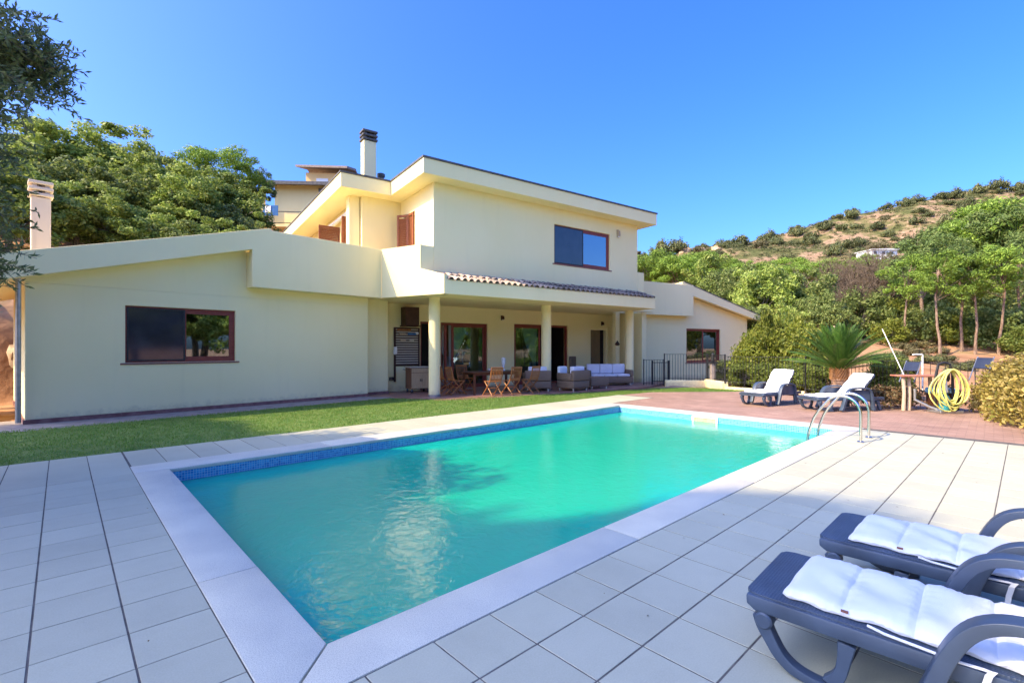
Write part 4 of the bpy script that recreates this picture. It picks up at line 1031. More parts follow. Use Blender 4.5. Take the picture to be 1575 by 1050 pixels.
MB().lathe(C, 3.55, .75, [(.09, 1.162), (.09, 1.18), (.03, 1.22)], 16).build('lid', M['white'], lt, smooth=True)
pot = empty('serving_bowl', 'small white bowl on the porch table', 'bowl', C(2.95, .7, .752))
MB().lathe(C, 2.95, .7, [(.05, .752), (.11, .80), (.12, .83), (.105, .83)], 18).build('bowl', M['white'], pot, smooth=True)
# --- wicker set
def wicker_block(root, x0, x1, y0, y1, z0, z1, name, bev=.04):
    return MB().box(L0, x0, x1, y0, y1, z0, z1).build(name, M['wicker'], root, bevel=bev, smooth=True, seg=3)
def feet(root, xs, ys):
    for x in xs:
        for y in ys: MB().lathe(L0, x, y, [(.03, 0), (.035, .1)], 10).build('foot', M['greywood'], root)
def cushion_box(root, x0, x1, y0, y1, z0, z1, name='cushion', m_='cushion_lilac', rx=0):
    return MB().box(L0, x0, x1, y0, y1, z0, z1).build(name, M[m_], root, bevel=.045, smooth=True, seg=3)
def sofa(wid, label, cushions=True):
    s = empty('wicker_sofa', label, 'sofa')
    h = wid / 2
    wicker_block(s, -h, h, -.40, .40, .10, .36, 'base')
    wicker_block(s, -h, h, .28, .42, .362, .74, 'backrest')
    wicker_block(s, -h, -h + .13, -.40, .278, .362, .64, 'armrest'); wicker_block(s, h - .13, h, -.40, .278, .362, .64, 'armrest')
    feet(s, (-h + .1, h - .1), (-.32, .32))
    n = max(1, round((wid - .26) / .62)); cw = (wid - .27) / n
    if cushions:
        for k in range(n):
            x0 = -h + .135 + k * cw
            cushion_box(s, x0, x0 + cw - .01, -.39, .27, .365, .47, 'seat_cushion')
            cushion_box(s, x0, x0 + cw - .01, .10, .275, .475, .88, 'back_cushion')
    return s
s1 = sofa(.95, 'brown wicker armchair with its back to the lawn, right of the middle column', True); s1['category'] = 'armchair'; s1.name = 'wicker_armchair'
at(s1, C, 5.95, -.30, 188)
s2 = sofa(2.0, 'brown wicker sofa with pale lilac cushions at right end of porch', True); at(s2, C, 8.8, .72, -22)
s3 = sofa(.95, 'brown wicker armchair half hidden behind the middle column', True); s3.name = 'wicker_armchair'; s3['category'] = 'armchair'; at(s3, C, 4.75, .35, 150)
s4 = empty('wicker_table', 'low brown wicker table between armchair and sofa', 'table')
wicker_block(s4, -.42, .42, -.30, .30, .10, .42, 'body'); feet(s4, (-.34, .34), (-.22, .22)); MB().box(L0, -.4, .4, -.28, .28, .421, .435).build('top', M['wicker'], s4, bevel=.01)
at(s4, C, 7.25, -.15, -8)
s5 = empty('wicker_high_chair', 'tall narrow brown wicker chair standing by porch wall near brown door', 'chair')
wicker_block(s5, -.27, .27, -.27, .27, .12, .44, 'base'); wicker_block(s5, -.27, .27, .18, .28, .442, 1.18, 'backrest'); feet(s5, (-.2, .2), (-.2, .2))
at(s5, C, 8.55, 2.3, 20)
ot = empty('pillow', 'white pillow on the wicker armchair behind the middle column', 'pillow')
at(ot, C, 5.75, .08, 10, .52); MB().box(L0, -.24, .24, -.07, .07, 0, .36).build('cover', M['cushion'], ot, bevel=.06, smooth=True, seg=3)
orn = empty('wall_ornament', 'dark leaf-shaped ornament on the pilaster at right end of porch', 'ornament', C(10.3, 1.5, 1.75))
MB().prism_y(C, [(10.12, 1.72), (10.22, 1.66), (10.36, 1.66), (10.46, 1.72), (10.36, 1.82), (10.29, 1.90), (10.22, 1.82)], 1.52, 1.548).build('plate', M['hood'], orn, bevel=.008)
MB().box(C, 10.27, 10.31, 1.505, 1.519, 1.68, 1.86).build('rib', M['darkmetal'], orn)

# ================================================================== sun loungers
def make_lounger(name, label, ang, near=False):
    """foot end at x=0, head towards +x; y across"""
    t = empty(name, label, 'sun lounger')
    hw = .335; zt = .345
    pad = MB(); ns = 10
    outline = [(.0, -hw + .05), (.02, -hw + .015), (.06, -hw), (1.16, -hw), (1.16, hw), (.06, hw), (.02, hw - .015), (0, hw - .05)]
    MB().prism_z(L0, outline, zt - .03, zt).build('seat_panel', M['resin_weave'], t, bevel=.008, smooth=True, seg=2)
    # rim with an apron
    for s in (-1, 1):
        y0, y1 = (s * hw, s * (hw - .045)) if s < 0 else (hw - .045, hw)
        y0, y1 = min(y0, y1), max(y0, y1)
        MB().prism_y(L0, [(.01, zt - .06), (.05, zt - .085), (1.9, zt - .085), (1.9, zt - .012), (.01, zt - .012)], y0 - (.012 if s < 0 else 0), y1 + (.012 if s > 0 else 0)).build('side_rail', M['resin'], t, bevel=.010, smooth=True, seg=2)
        yo0, yo1 = (-hw - .004, -hw + .055) if s < 0 else (hw - .055, hw + .004)
        # front leg: knuckle, bowed leg and inner strut meeting at the foot
        lg = MB()
        lg.band([(.075, zt - .10), (.085, zt - .15), (.11, .15), (.155, .075), (.22, .03), (.30, .018), (.38, .018), (.44, .03)], yo0, yo1, [.075, .065, .055, .05, .045, .036, .036, .036])
        lg.build('front_leg', M['resin'], t, bevel=.008, smooth=True, seg=2)
        st = MB(); st.band([(.425, zt - .10), (.415, .16), (.40, .09), (.36, .034)], yo0 + .006, yo1 - .006, [.07, .05, .05, .07]); st.build('leg_strut', M['resin'], t, bevel=.006, smooth=True)
        kn = MB(); kn.tube([(.09, yo0 - .014, zt - .12), (.09, yo1 + .002, zt - .12)], .04, 14); kn.build('knuckle', M['resin'], t, bevel=.008, smooth=True)
        # armrest arch running down to the floor at both ends
        ya0, ya1 = (-hw - .085, -hw + .01) if s < 0 else (hw - .01, hw + .085)
        ar = MB(); ar.band([(.62, .018), (.66, .08), (.71, .22), (.76, .38), (.82, .49), (.90, .545), (1.0, .562), (1.2, .566), (1.36, .555), (1.44, .50), (1.49, .36), (1.52, .16), (1.545, .018)], ya0, ya1, [.06, .06, .06, .055, .05, .045, .04, .04, .045, .05, .055, .06, .06])
        ar.build('armrest', M['resin'], t, bevel=.012, smooth=True, seg=3)
        if not near:
            wb = MB(); yw = (ya0 + ya1) / 2
            wb.prism_y(L0, [(.80, zt - .08), (1.46, zt - .08), (1.40, .52), (.90, .53), (.84, .47)], yw - .008, yw + .008); wb.build('arm_web', M['resin'], t)
        # rear leg / wheel
        rl = MB(); rl.band([(1.72, zt - .1), (1.75, .15), (1.80, .018)], yo0, yo1, [.09, .06, .06]); rl.build('rear_leg', M['resin'], t, bevel=.008, smooth=True)
    MB().box(L0, 1.70, 1.80, -hw + .05, hw - .05, .20, .245).build('cross_bar', M['resin'], t, bevel=.01)
    MB().box(L0, .33, .40, -hw + .05, hw - .05, zt - .085, zt - .032).build('cross_bar', M['resin'], t, bevel=.01)
    MB().box(L0, .012, .05, -hw + .04, hw - .04, zt - .085, zt - .032).build('foot_rail', M['resin'], t, bevel=.01)
    # backrest frame
    ca, sa = math.cos(ang), math.sin(ang); bl = .80
    B = lambda l, y, o: (1.13 + ca * l - sa * o, y, zt - .015 + sa * l + ca * o)
    bk = MB(); n = 10
    vs = []; fs = []
    for (l, wv) in ((0, .29), (.06, .30), (bl - .10, .30), (bl - .03, .285), (bl, .25)):
        for o in (-.035, 0): vs += [B(l, -wv, o), B(l, wv, o)]
    for i in range(4):
        a = 4 * i; c = a + 4
        fs += [(a, a + 1, c + 1, c), (a + 2, c + 2, c + 3, a + 3), (a, c, c + 2, a + 2), (a + 1, a + 3, c + 3, c + 1)]
    fs += [(0, 2, 3, 1), (16, 17, 19, 18)]
    bk.add(vs, fs); bk.build('backrest', M['resin_weave'], t, bevel=.012, smooth=True, seg=2)
    if ang > .3:
        for s in (-1, 1):
            pr = MB(); pr.tube([B(.5, s * .2, -.03), (1.72, s * .2, .26)], .015, 6); pr.build('prop', M['resin'], t)
    return t
def make_cushion(name, label, ang, x0=.155, hw=.27, start_t=.055, seams=7, total=1.74, strap=True, seed=1):
    t = empty(name, label, 'cushion')
    zt = .349; r = np.random.default_rng(seed)
    nx_, ny_ = 150, 30
    hinge = 1.13 - x0
    def pos(l, y, o):
        if l <= hinge: return (x0 + l, y, zt + o)
        q = l - hinge; return (1.13 + math.cos(ang) * q - math.sin(ang) * o, y, zt + math.sin(ang) * q + math.cos(ang) * o)
    ph = r.uniform(0, 6.28, 40); fr_ = r.uniform(4, 26, (40, 2)); am = r.uniform(.0006, .0022, 40)
    sl_ = total / seams
    top = []; bot = []
    for i in range(nx_ + 1):
        l = total * i / nx_
        # lumpy outline
        for j in range(ny_ + 1):
            s = j / ny_ * 2 - 1
            wob = .010 * math.sin(l * 21 + ph[0]) + .006 * math.sin(l * 47 + ph[1])
            corner = max(0, .03 - min(l, total - l)) * .9
            y = s * (hw + wob * abs(s) ** 3 - corner)
            edge = max(0.0, 1 - abs(s) ** 5) ** .45
            ends = min(1, max(0, min(l, total - l) / .05)) ** .45
            d = abs((l / sl_) - round(l / sl_)) * sl_
            inner = 0 < round(l / sl_) < seams
            seam = 1 - (.34 * math.exp(-(d / .010) ** 2) + .12 * math.exp(-(d / .05) ** 2) if inner else 0)
            hgt = start_t * (.25 + .75 * edge) * (.2 + .8 * ends) * seam
            puck = (math.sin(y * 95 + l * 11 + ph[2]) * .0022 * math.exp(-(d / .05) ** 2) if inner else 0)
            wr = sum(am[k] * math.sin(fr_[k, 0] * l * 1.2 + fr_[k, 1] * y * 1.2 + ph[k]) for k in range(0, 40, 4))
            rim = .004 * math.sin(l * 120 + 3 * math.sin(l * 31)) * (abs(s) ** 8)
            top.append(pos(l, y, hgt + (wr + puck) * edge + rim * ends + .004))
            bot.append(pos(l, y * .985, .003))
    nn = ny_ + 1; vs = top + bot; off = len(top); fs = []
    for i in range(nx_):
        for j in range(ny_):
            a = i * nn + j; fs += [(a, a + nn, a + nn + 1, a + 1), (off + a, off + a + 1, off + a + nn + 1, off + a + nn)]
    for i in range(nx_):
        a = i * nn; fs.append((a, off + a, off + a + nn, a + nn)); a = i * nn + ny_; fs.append((a, a + nn, off + a + nn, off + a))
    for j in range(ny_):
        a = j; fs.append((a, a + 1, off + a + 1, off + a)); a = nx_ * nn + j; fs.append((a, off + a, off + a + 1, a + 1))
    MB().add(vs, fs).build('pad', M['cushion'], t, smooth=True)
    if strap:
        st = MB()
        path = [(.50, -.325, .358), (.56, -.345, .355), (.66, -.352, .352), (.78, -.355, .345), (.86, -.352, .347), (.88, -.352, .345)]
        st.tube(path, .006, 6); st.build('tie_ribbon', M['cushion'], t, smooth=True)
        rb = MB(); w0 = .011; vs = []; fs = []
        pts = [(.885, -.356, .352), (.872, -.366, .335), (.86, -.362, .28), (.852, -.360, .20), (.84, -.364, .11), (.845, -.368, .03)]
        for p_ in pts: vs += [(p_[0] - w0, p_[1], p_[2]), (p_[0] + w0, p_[1] + .004, p_[2])]
        for i in range(len(pts) - 1): fs.append((2 * i, 2 * i + 1, 2 * i + 3, 2 * i + 2))
        base = len(vs); vs += [(v[0], v[1] - .003, v[2]) for v in vs]
        for i in range(len(pts) - 1): fs.append((base + 2 * i, base + 2 * i + 2, base + 2 * i + 3, base + 2 * i + 1)); fs.append((2 * i, 2 * i + 2, base + 2 * i + 2, base + 2 * i)); fs.append((2 * i + 1, base + 2 * i + 1, base + 2 * i + 3, 2 * i + 3))
        rb.add(vs, fs); rb.build('tie_ribbon', M['cushion'], t)
        MB().box(L0, 0.400, .428, -.309, -.299, .373, .382).build('label_tag', M['sill'], t)
    return t
LG = 'resin sun loungers'
def put_lounger(lbl, clbl, x, y, a, ang, near, seed):
    l = make_lounger('sun_lounger', lbl, ang, near)
    c_ = make_cushion('lounger_cushion', clbl, ang, seed=seed, strap=near, start_t=.046 if near else .045, hw=.30)
    for o in (l, c_):
        o.location = (x, y, 0.002); o.rotation_euler = (0, 0, RAD(90 - a))
    l['group'] = LG; c_['group'] = 'white lounger cushions'
# foot-end centres and headings
put_lounger('anthracite resin sun lounger closest to the camera, lower right corner', 'white quilted cushion with tie ribbon on closest lounger', 1.40, 2.66, 134, RAD(2), True, 1)
put_lounger('anthracite resin sun lounger just behind the closest one at right edge', 'white quilted cushion on second lounger at right edge', 2.215, 3.345, 136, RAD(2), True, 2)
put_lounger('sun lounger with raised back on brown terrace, left of the cycad palm', 'white cushion on raised lounger left of the cycad', 6.43, 12.97, 58, RAD(50), False, 3)
put_lounger('sun lounger with raised back on brown terrace, behind the pool ladder', 'white cushion on raised lounger behind the pool ladder', 7.36, 12.02, 80, RAD(46), False, 4)

# ================================================================== vegetation
def unit(n, r):
    v = r.normal(0, 1, (n, 3)); return v / np.linalg.norm(v, axis=1, keepdims=True)
def leaf_quads(c, size, r, asp=.5, up=.35, outward=None, var=.4):
    n = len(c)
    nrm = unit(n, r)
    if outward is not None: nrm = nrm * .8 + outward * .9
    nrm[:, 2] += up; nrm /= np.linalg.norm(nrm, axis=1, keepdims=True)
    t = np.cross(nrm, unit(n, r)); t /= np.linalg.norm(t, axis=1, keepdims=True); b_ = np.cross(nrm, t)
    s = size * r.uniform(1 - var, 1 + var, (n, 1))
    V_ = np.stack([c - t * s, c + b_ * s * asp, c + t * s, c - b_ * s * asp], 1)
    return V_
def crown(name, mat_, rx, rz, nclump, nleaf, clump, size, seed, z0=0., flat=0., inner=.45, asp=.55, squash=.75, low=-.95):
    """leaf clumps spread through an uneven ellipsoid; z0 is the crown centre height"""
    r = np.random.default_rng(seed); cs = []
    while len(cs) < nclump:
        d = unit(1, r)[0]; 
        if d[2] < low: continue
        rad = r.uniform(inner, 1.0) ** .6
        lump = 1 + .16 * math.sin(3 * math.atan2(d[1], d[0]) + seed) + .12 * math.sin(5 * d[2] + 2 * math.atan2(d[1], d[0]) + seed * 2)
        p_ = d * rad * lump * np.array([rx, rx, rz])
        if flat and p_[2] < -rz * flat: p_[2] = -rz * flat * r.uniform(.6, 1)
        cs.append(p_)
    cs = np.array(cs); cr = clump * r.uniform(.6, 1.35, nclump)
    k = r.integers(0, nclump, nleaf)
    d = unit(nleaf, r); rad = r.uniform(.15, 1, (nleaf, 1)) ** .5
    off = d * rad * cr[k][:, None]; off[:, 2] *= squash
    c = cs[k] + off; c[:, 2] += z0
    return quad_mesh(name, leaf_quads(c, size, r, asp=asp, outward=d), mat_), cs
def limbs(name, mat_, h, r0, targets, seed, z0, bend=.3, n=7, split=.55):
    r = random.Random(seed); m = MB()
    pts = [Vector((0, 0, -.3))]; x = y = 0
    for i in range(1, 7):
        x += r.uniform(-bend, bend) * h / 14; y += r.uniform(-bend, bend) * h / 14; pts.append(Vector((x, y, h * i / 6)))
    m.tube(pts, [r0 * (1.25 if i == 0 else 1 - .09 * i) for i in range(7)], n)
    for tgt in targets:
        k = r.uniform(split, 1) * 5.9; i = int(k); a = pts[i].lerp(pts[min(i + 1, 6)], k - i)
        b_ = Vector(tgt) + Vector((0, 0, z0)); mid = a.lerp(b_, .5) + Vector((r.uniform(-.2, .2), r.uniform(-.2, .2), r.uniform(-.05, .3))) * (b_ - a).length * .25
        rr_ = r0 * r.uniform(.28, .45)
        m.tube([a, a.lerp(mid, .5), mid, mid.lerp(b_, .55), b_], [rr_, rr_ * .8, rr_ * .6, rr_ * .42, rr_ * .2], 5, cap=False)
    o = m.build(name, mat_, None, smooth=True); d = o.data; bpy.data.objects.remove(o); return d
def tree_kind(nm, leafm, barkm, h, rx, rz, zc, nclump, nleaf, clump, size, seed, r0, flat=0, nl=14, split=.55, low=-.95, asp=.55, squash=.75, inner=.45):
    cm, cs = crown(nm + '_crown', leafm, rx, rz, nclump, nleaf, clump, size, seed, zc, flat, asp=asp, low=low, squash=squash, inner=inner)
    idx = np.random.default_rng(seed).choice(len(cs), min(nl, len(cs)), replace=False)
    tm = limbs(nm + '_trunk', barkm, h, r0, [cs[i] * .85 for i in idx], seed, zc, split=split)
    return cm, tm
def plant(name, kind, label, cat, x, y, rz=0., s=1., sz=None, group=None, z=None, cm2=None):
    e = empty(name, label, cat, (x, y, tz(x, y) if z is None else z), group, rz)
    e.scale = (s, s, sz or s)
    cm, tm = kind
    if tm is not None: mesh_obj('trunk', tm, e)
    mesh_obj('crown', cm2 or cm, e); return e
def pxy(px, d): return ((px - 787.5) / 741 * d, d)

OAK = [tree_kind('oak', M['leaf_oak'], M['bark_grey'], 3.2, 2.7, 2.9, 3.6, 95, 17000, .62, .105, 21, .22, low=-.8, inner=.2),
       tree_kind('oak', M['leaf_oak'], M['bark_grey'], 3.6, 2.5, 3.3, 4.0, 95, 17000, .60, .105, 22, .22, low=-.8, inner=.2),
       tree_kind('oak', M['leaf_oak_dark'], M['bark_grey'], 3.4, 2.9, 2.9, 3.5, 100, 18000, .62, .105, 23, .24, low=-.8, inner=.2)]
PINE = [tree_kind('pine', M['leaf_pine'], M['bark_pine'], 5.2, 2.3, 1.5, 5.6, 46, 12000, .62, .10, 31, .13, flat=.5, split=.55, asp=.3, squash=.55),
        tree_kind('pine', M['leaf_pine_dark'], M['bark_pine'], 5.6, 2.6, 1.9, 5.8, 50, 13000, .7, .11, 32, .15, flat=.6, split=.5, asp=.3, squash=.6),
        tree_kind('pine', M['leaf_pine'], M['bark_pine'], 4.6, 2.9, 1.1, 5.4, 60, 12000, .7, .115, 33, .15, flat=.4, split=.55, asp=.3, squash=.5)]
SHRUB = [tree_kind('shrub', M['leaf_bright'], M['bark_grey'], 1.0, 1.05, 1.05, 1.05, 34, 5500, .42, .07, 41, .05, low=-.9),
         tree_kind('shrub', M['leaf_oak_dark'], M['bark_grey'], 1.0, 1.25, 1.0, 1.0, 34, 5500, .45, .075, 42, .05, low=-.9),
         tree_kind('shrub', M['leaf_pale'], M['bark_grey'], .9, 1.0, .9, .9, 30, 5000, .38, .06, 43, .05, low=-.9),
         tree_kind('shrub', M['leaf_fence'], M['bark_grey'], .9, .9, .85, .85, 34, 7000, .36, .05, 44, .04, low=-.95)]
SCRUB = [(crown('scrub_crown', M['leaf_scrub'], 1.35, .60, 22, 1700, .5, .105, 51, .3, low=-.2, inner=.3)[0], None),
         (crown('scrub_crown', M['leaf_scrub'], 1.15, .72, 18, 1500, .45, .105, 52, .35, low=-.2, inner=.3)[0], None),
         (crown('scrub_crown', M['leaf_dry'], 1.25, .45, 20, 1300, .45, .10, 53, .22, low=-.2, inner=.3)[0], None)]
SLIM = [tree_kind('slim_pine', M['leaf_pine'], M['bark_pine'], 5.0, 1.35, 1.5, 4.75, 30, 5200, .48, .085, 34, .075, split=.6, asp=.3, squash=.6, nl=18, inner=.3),
        tree_kind('slim_pine', M['leaf_pine_dark'], M['bark_pine'], 5.4, 1.5, 1.8, 4.7, 34, 5600, .5, .085, 35, .08, split=.5, asp=.3, squash=.6, nl=20, inner=.3)]

# --- wood behind the left wing
LT = [(-30, 24, 2, 1.05), (40, 29, 1, 1.15), (95, 30, 0, 1.30), (150, 26, 2, 1.0), (170, 33, 1, 1.35), (215, 29, 0, 1.12), (255, 34, 2, 1.25), (290, 27, 1, .92), (318, 33, 0, 1.22),
      (350, 28, 2, .95), (362, 33, 1, 1.1), (372, 31, 0, .66), (60, 22, 0, .72), (120, 22, 2, .75), (190, 22.5, 1, .72), (245, 23, 0, .7), (300, 23.5, 2, .7), (352, 24, 1, .66), (388, 26, 2, .46), (-60, 19, 1, .95), (15, 19.5, 0, .80)]
for i, (px, d, k, s) in enumerate(LT):
    x, y = pxy(px, d)
    plant('oak_tree', OAK[k], 'dense evergreen oak in the wood rising behind the left wing', 'tree', x, y, i * 1.7, s * .92, s * .74 * random.uniform(.9, 1.06), 'oaks behind the left wing')
x, y = pxy(345, 36); plant('pine_tree', PINE[0], 'bright green pine top above the oaks left of the neighbour house', 'tree', x, y, 1, 1.2, .95)
x, y = pxy(392, 38); plant('pine_tree', PINE[1], 'dark tufted pine beside the orange neighbour house', 'tree', x, y, 2, .5, .8)
x, y = pxy(432, 25); plant('shrub', SHRUB[2], 'pale olive-green shrub above the terrace parapet below the neighbour balcony', 'shrub', x, y, 1, 1.1, 1.5)
x, y = pxy(455, 26); plant('shrub', SHRUB[2], 'pale shrub touching the slanting upper eave edge', 'shrub', x, y, 2, .8, 1.1)

# --- right-hand hillside trees
RT = [('oak_tree', OAK[2], 1120, 36, .95, 'grey-green oak directly above the right wing roof'), ('oak_tree', OAK[0], 1170, 33, .85, 'rounded oak right of the right wing roof end'),
      ('oak_tree', OAK[2], 1215, 34, .85, 'oak behind the yellow-green shrubs, left of dead trees'), ('oak_tree', OAK[1], 1085, 40, .95, 'oak peeping over right wing parapet beside bright pines'),
      ('oak_tree', OAK[2], 1165, 28, .55, 'small dark oak beside right wing corner'), ('oak_tree', OAK[0], 1205, 27, .50, 'small dark oak left of cycad top'), ('oak_tree', OAK[2], 1250, 30, .55, 'dark low oak behind the cycad')]
for i, (nm, k, px, d, s, l) in enumerate(RT):
    x, y = pxy(px, d); plant(nm, k, l, 'tree', x, y, i * 2.1, s)
PT = [(1005, 46, 0, 1.15), (1040, 44, 0, 1.05), (1068, 50, 0, 1.1), (985, 52, 2, 1.2), (1230, 52, 2, .95), (1265, 58, 0, 1.0), (1300, 60, 2, 1.05), (1340, 62, 0, 1.05), (1185, 56, 2, 1.0), (1385, 56, 2, 1.0), (1420, 60, 1, 1.0), (1150, 64, 2, 1.1), (1210, 70, 0, 1.1), (1270, 74, 2, 1.1), (1330, 78, 0, 1.15), (1390, 74, 2, 1.1), (1120, 76, 0, 1.1), (1450, 66, 0, 1.1), (1060, 70, 2, 1.1)]
for i, (px, d, k, s) in enumerate(PT):
    x, y = pxy(px, d); plant('pine_tree', PINE[k], 'umbrella pine in the green belt below the bare hill', 'tree', x, y, i * 1.3, s, s * .95, 'umbrella pines below the hill')
GP = [(1393, 30, 0, .85, 'slender pine standing at left edge of earth bank'), (1446, 27, 0, .88, 'slender pine behind the fence with leaning pale trunk'), (1479, 28, 1, .86, 'second slender pine trunk behind the hose, darker crown'), (1500, 27, 0, .84, 'third slender pine trunk above the hose'),
      (1536, 27, 0, .92, 'slender pine with bare side twigs near right edge'), (1570, 29, 1, .95, 'slender pine cut by the right picture edge'), (1420, 34, 1, .92, 'pine behind the slender trunks, left group'), (1475, 37, 1, 1.2, 'tall broad pine in the middle of the right grove'), (1540, 36, 0, 1.45, 'big broad pine at upper right edge of the grove'), (1600, 33, 1, 1.3, 'tall pine beyond the right edge'), (1510, 44, 0, 1.5, 'tall bright pine at back of right grove')]
for i, (px, d, k, s, l) in enumerate(GP):
    x, y = pxy(px, d); plant('pine_tree', (SLIM if d < 32 else PINE)[k], l, 'tree', x, y, i * 1.1 + .4, s * (1.12 if d < 32 else 1))
US = [(1410, 33, 1, 1.1), (1455, 31, 1, 1.05), (1475, 30, 0, .9), (1505, 31, 1, 1.15), (1525, 29, 3, 1.1), (1555, 28, 1, 1.2), (1580, 26, 3, 1.2), (1380, 36, 0, 1.3), (1350, 38, 1, 1.4), (1325, 36, 1, 1.4), (1300, 38, 1, 1.3), (1440, 36, 1, 1.3), (1490, 36, 1, 1.5), (1540, 34, 1, 1.6), (1370, 30, 0, .8), (1275, 33, 1, 1.3), (1460, 42, 1, 1.8), (1520, 41, 1, 1.8), (1400, 43, 1, 1.8), (1345, 44, 1, 1.9)]
for i, (px, d, k, s) in enumerate(US):
    x, y = pxy(px, d); plant('undergrowth_shrub', SHRUB[k], 'leafy shrub in the undergrowth beneath the pines', 'shrub', x, y, i * 2.3, s, s * random.uniform(.85, 1.2), 'undergrowth shrubs beneath the pines')
for i, (px, d, s) in enumerate([(1375, 24, .5), (1392, 22, .4), (1408, 26, .55), (1425, 23, .45), (1437, 28, .5), (1462, 22, .4), (1484, 21, .35), (1508, 22, .45), (1415, 31, .6), (1450, 24, .35), (1380, 29, .6)]):
    x, y = pxy(px, d); e = empty('dry_tuft', 'low dry tuft on the bare earth bank behind the fence', 'plant', (x, y, tz(x, y)), 'dry tufts on the bank', i * 1.1); e.scale = (s, s, s * .8); mesh_obj('crown', SCRUB[2 if i % 3 else 0][0], e)
# --- yellow-green shrubs behind the fence
YS = [(1128, 20.5, 3, 0.90, 0.70), (1160, 20.2, 0, 0.86, 0.85), (1190, 19.6, 0, 0.90, 1.11), (1212, 19.0, 3, 0.90, 0.81), (1235, 18.6, 0, 0.82, 1.07), (1258, 18.2, 3, 0.77, 0.74), (1176, 21.5, 0, 0.95, 1.07), (1145, 19.4, 3, 0.69, 0.63), (1200, 18.4, 3, 0.73, 0.67), (1180, 18.9, 3, 0.69, 0.63), (1228, 17.6, 3, 0.69, 0.63), (1250, 17.1, 3, 0.60, 0.59), (1168, 20.4, 0, .5, 1.15), (1184, 20.0, 0, .42, 1.5), (1205, 19.6, 0, .5, 1.05), (1226, 19.2, 0, .45, 1.35), (1244, 18.8, 0, .5, 1.1), (1148, 20.8, 0, .5, .95)]
for i, (px, d, k, s, sz) in enumerate(YS):
    x, y = pxy(px, d); plant('garden_shrub', SHRUB[k], 'yellow-green leafy shrub growing through the iron fence' if k == 0 else 'mid-green leafy shrub behind the iron fence', 'shrub', x, y, i * 1.9, s, sz, 'shrubs along the iron fence', z=-.05)
x, y = pxy(1362, 15.6); plant('garden_shrub', SHRUB[3], 'climbing grey-green shrub on fence beside the raised lounger head', 'shrub', x, y, 1, .7, .85, z=-.05)
x, y = pxy(1378, 15.2); plant('garden_shrub', SHRUB[3], 'small grey-green shrub at fence corner by the log table', 'shrub', x, y, 3, .5, .8, z=-.05)

x, y = pxy(1283, 20.5); wpost = MB().tube([Vector((x, y, -.1)), Vector((x, y, 2.5))], [.06, .05], 8); tag(wpost.build('wooden_post', M['log'], None, origin=(x, y, 0)), 'pale wooden post rising behind the cycad', 'post')
# --- bare dead trees
def dead_tree(seed, h):
    r = random.Random(seed); m = MB()
    def grow(p, d, ln, rad, lev):
        q = [p]; dd = d.copy()
        for i in range(3):
            dd = (dd + Vector((r.uniform(-.25, .25), r.uniform(-.25, .25), r.uniform(-.05, .2)))).normalized(); q.append(q[-1] + dd * ln / 3)
        m.tube(q, [rad, rad * .85, rad * .7, rad * .5], 4, cap=False)
        if lev == 0: return
        for k in range(r.choice((4, 5, 6)) if lev > 1 else 4):
            t_ = r.uniform(.35, 1); i = min(int(t_ * 3), 2); a = q[i].lerp(q[i + 1], t_ * 3 - i)
            nd = (dd * .6 + Vector((r.uniform(-1, 1), r.uniform(-1, 1), r.uniform(-.2, .8)))).normalized()
            grow(a, nd, ln * r.uniform(.45, .7), rad * .5, lev - 1)
    grow(Vector((0, 0, -.2)), Vector((0, 0, 1)), h * .62, .09, 4)
    o = m.build('branches', M['deadwood'], None); d = o.data; bpy.data.objects.remove(o); return d
DEAD = [dead_tree(61, 5.2), dead_tree(62, 5.6), dead_tree(63, 4.8)]
DT = [(1262, 40, 0, 1.05), (1285, 38, 1, 1.1), (1312, 41, 2, 1.15), (1335, 39, 0, 1.15), (1358, 41, 1, 1.15), (1378, 42, 2, 1.2), (1300, 44, 1, 1.2), (1345, 45, 0, 1.25), (1325, 37, 2, .9), (1368, 38, 0, .9)]
for i, (px, d, k, s) in enumerate(DT):
    x, y = pxy(px, d); e = empty('dead_tree', 'bare grey-brown dead tree in the scorched group on the slope', 'tree', (x, y, tz(x, y)), 'dead trees on the slope', i * 1.4)
    e.scale = (s * 1.15, s * 1.15, s); mesh_obj('branches', DEAD[k], e)

# --- scrub on the hillside
rs = np.random.default_rng(99); cnt = 0; tries = 0
while cnt < 290 and tries < 6000:
    tries += 1
    d = 85 + 160 * rs.uniform() ** .9; px = rs.uniform(960, 1640)
    x, y = pxy(px, d)
    if fnoise(np.array(x), np.array(y), .03, 17) < rs.uniform(-.6, .7): continue
    k = int(rs.choice(3, p=[.45, .35, .2])); s = rs.uniform(.9, 2.3) * (.75 + d / 420)
    e = empty('scrub_bush', 'rounded scrub bush on the dry hillside', 'bush', (x, y, tz(x, y) - .1), 'scrub bushes on the hillside', rs.uniform(0, 6.28)); e.scale = (s, s, s * rs.uniform(.85, 1.3))
    mesh_obj('crown', SCRUB[k][0], e); cnt += 1
gc = np.random.default_rng(123); n_g = 7500
gd = 70 + 155 * gc.uniform(size=n_g) ** .8; gp = gc.uniform(940, 1680, n_g); gX = (gp - 787.5) / 741 * gd; gY = gd
keep = fnoise(gX, gY, .035, 19) > gc.uniform(-1.5, .9, n_g); gX, gY = gX[keep], gY[keep]; gZ = terrain_z(gX, gY)
cl = []
for x_, y_, z_ in zip(gX, gY, gZ):
    k_ = 40; sc_ = gc.uniform(.5, 1.6); d_ = unit(k_, gc) * np.array([1, 1, .5]) * sc_ * gc.uniform(.5, 1, (k_, 1)); d_[:, 2] = np.abs(d_[:, 2])
    cl.append(d_ + np.array([x_, y_, z_]))
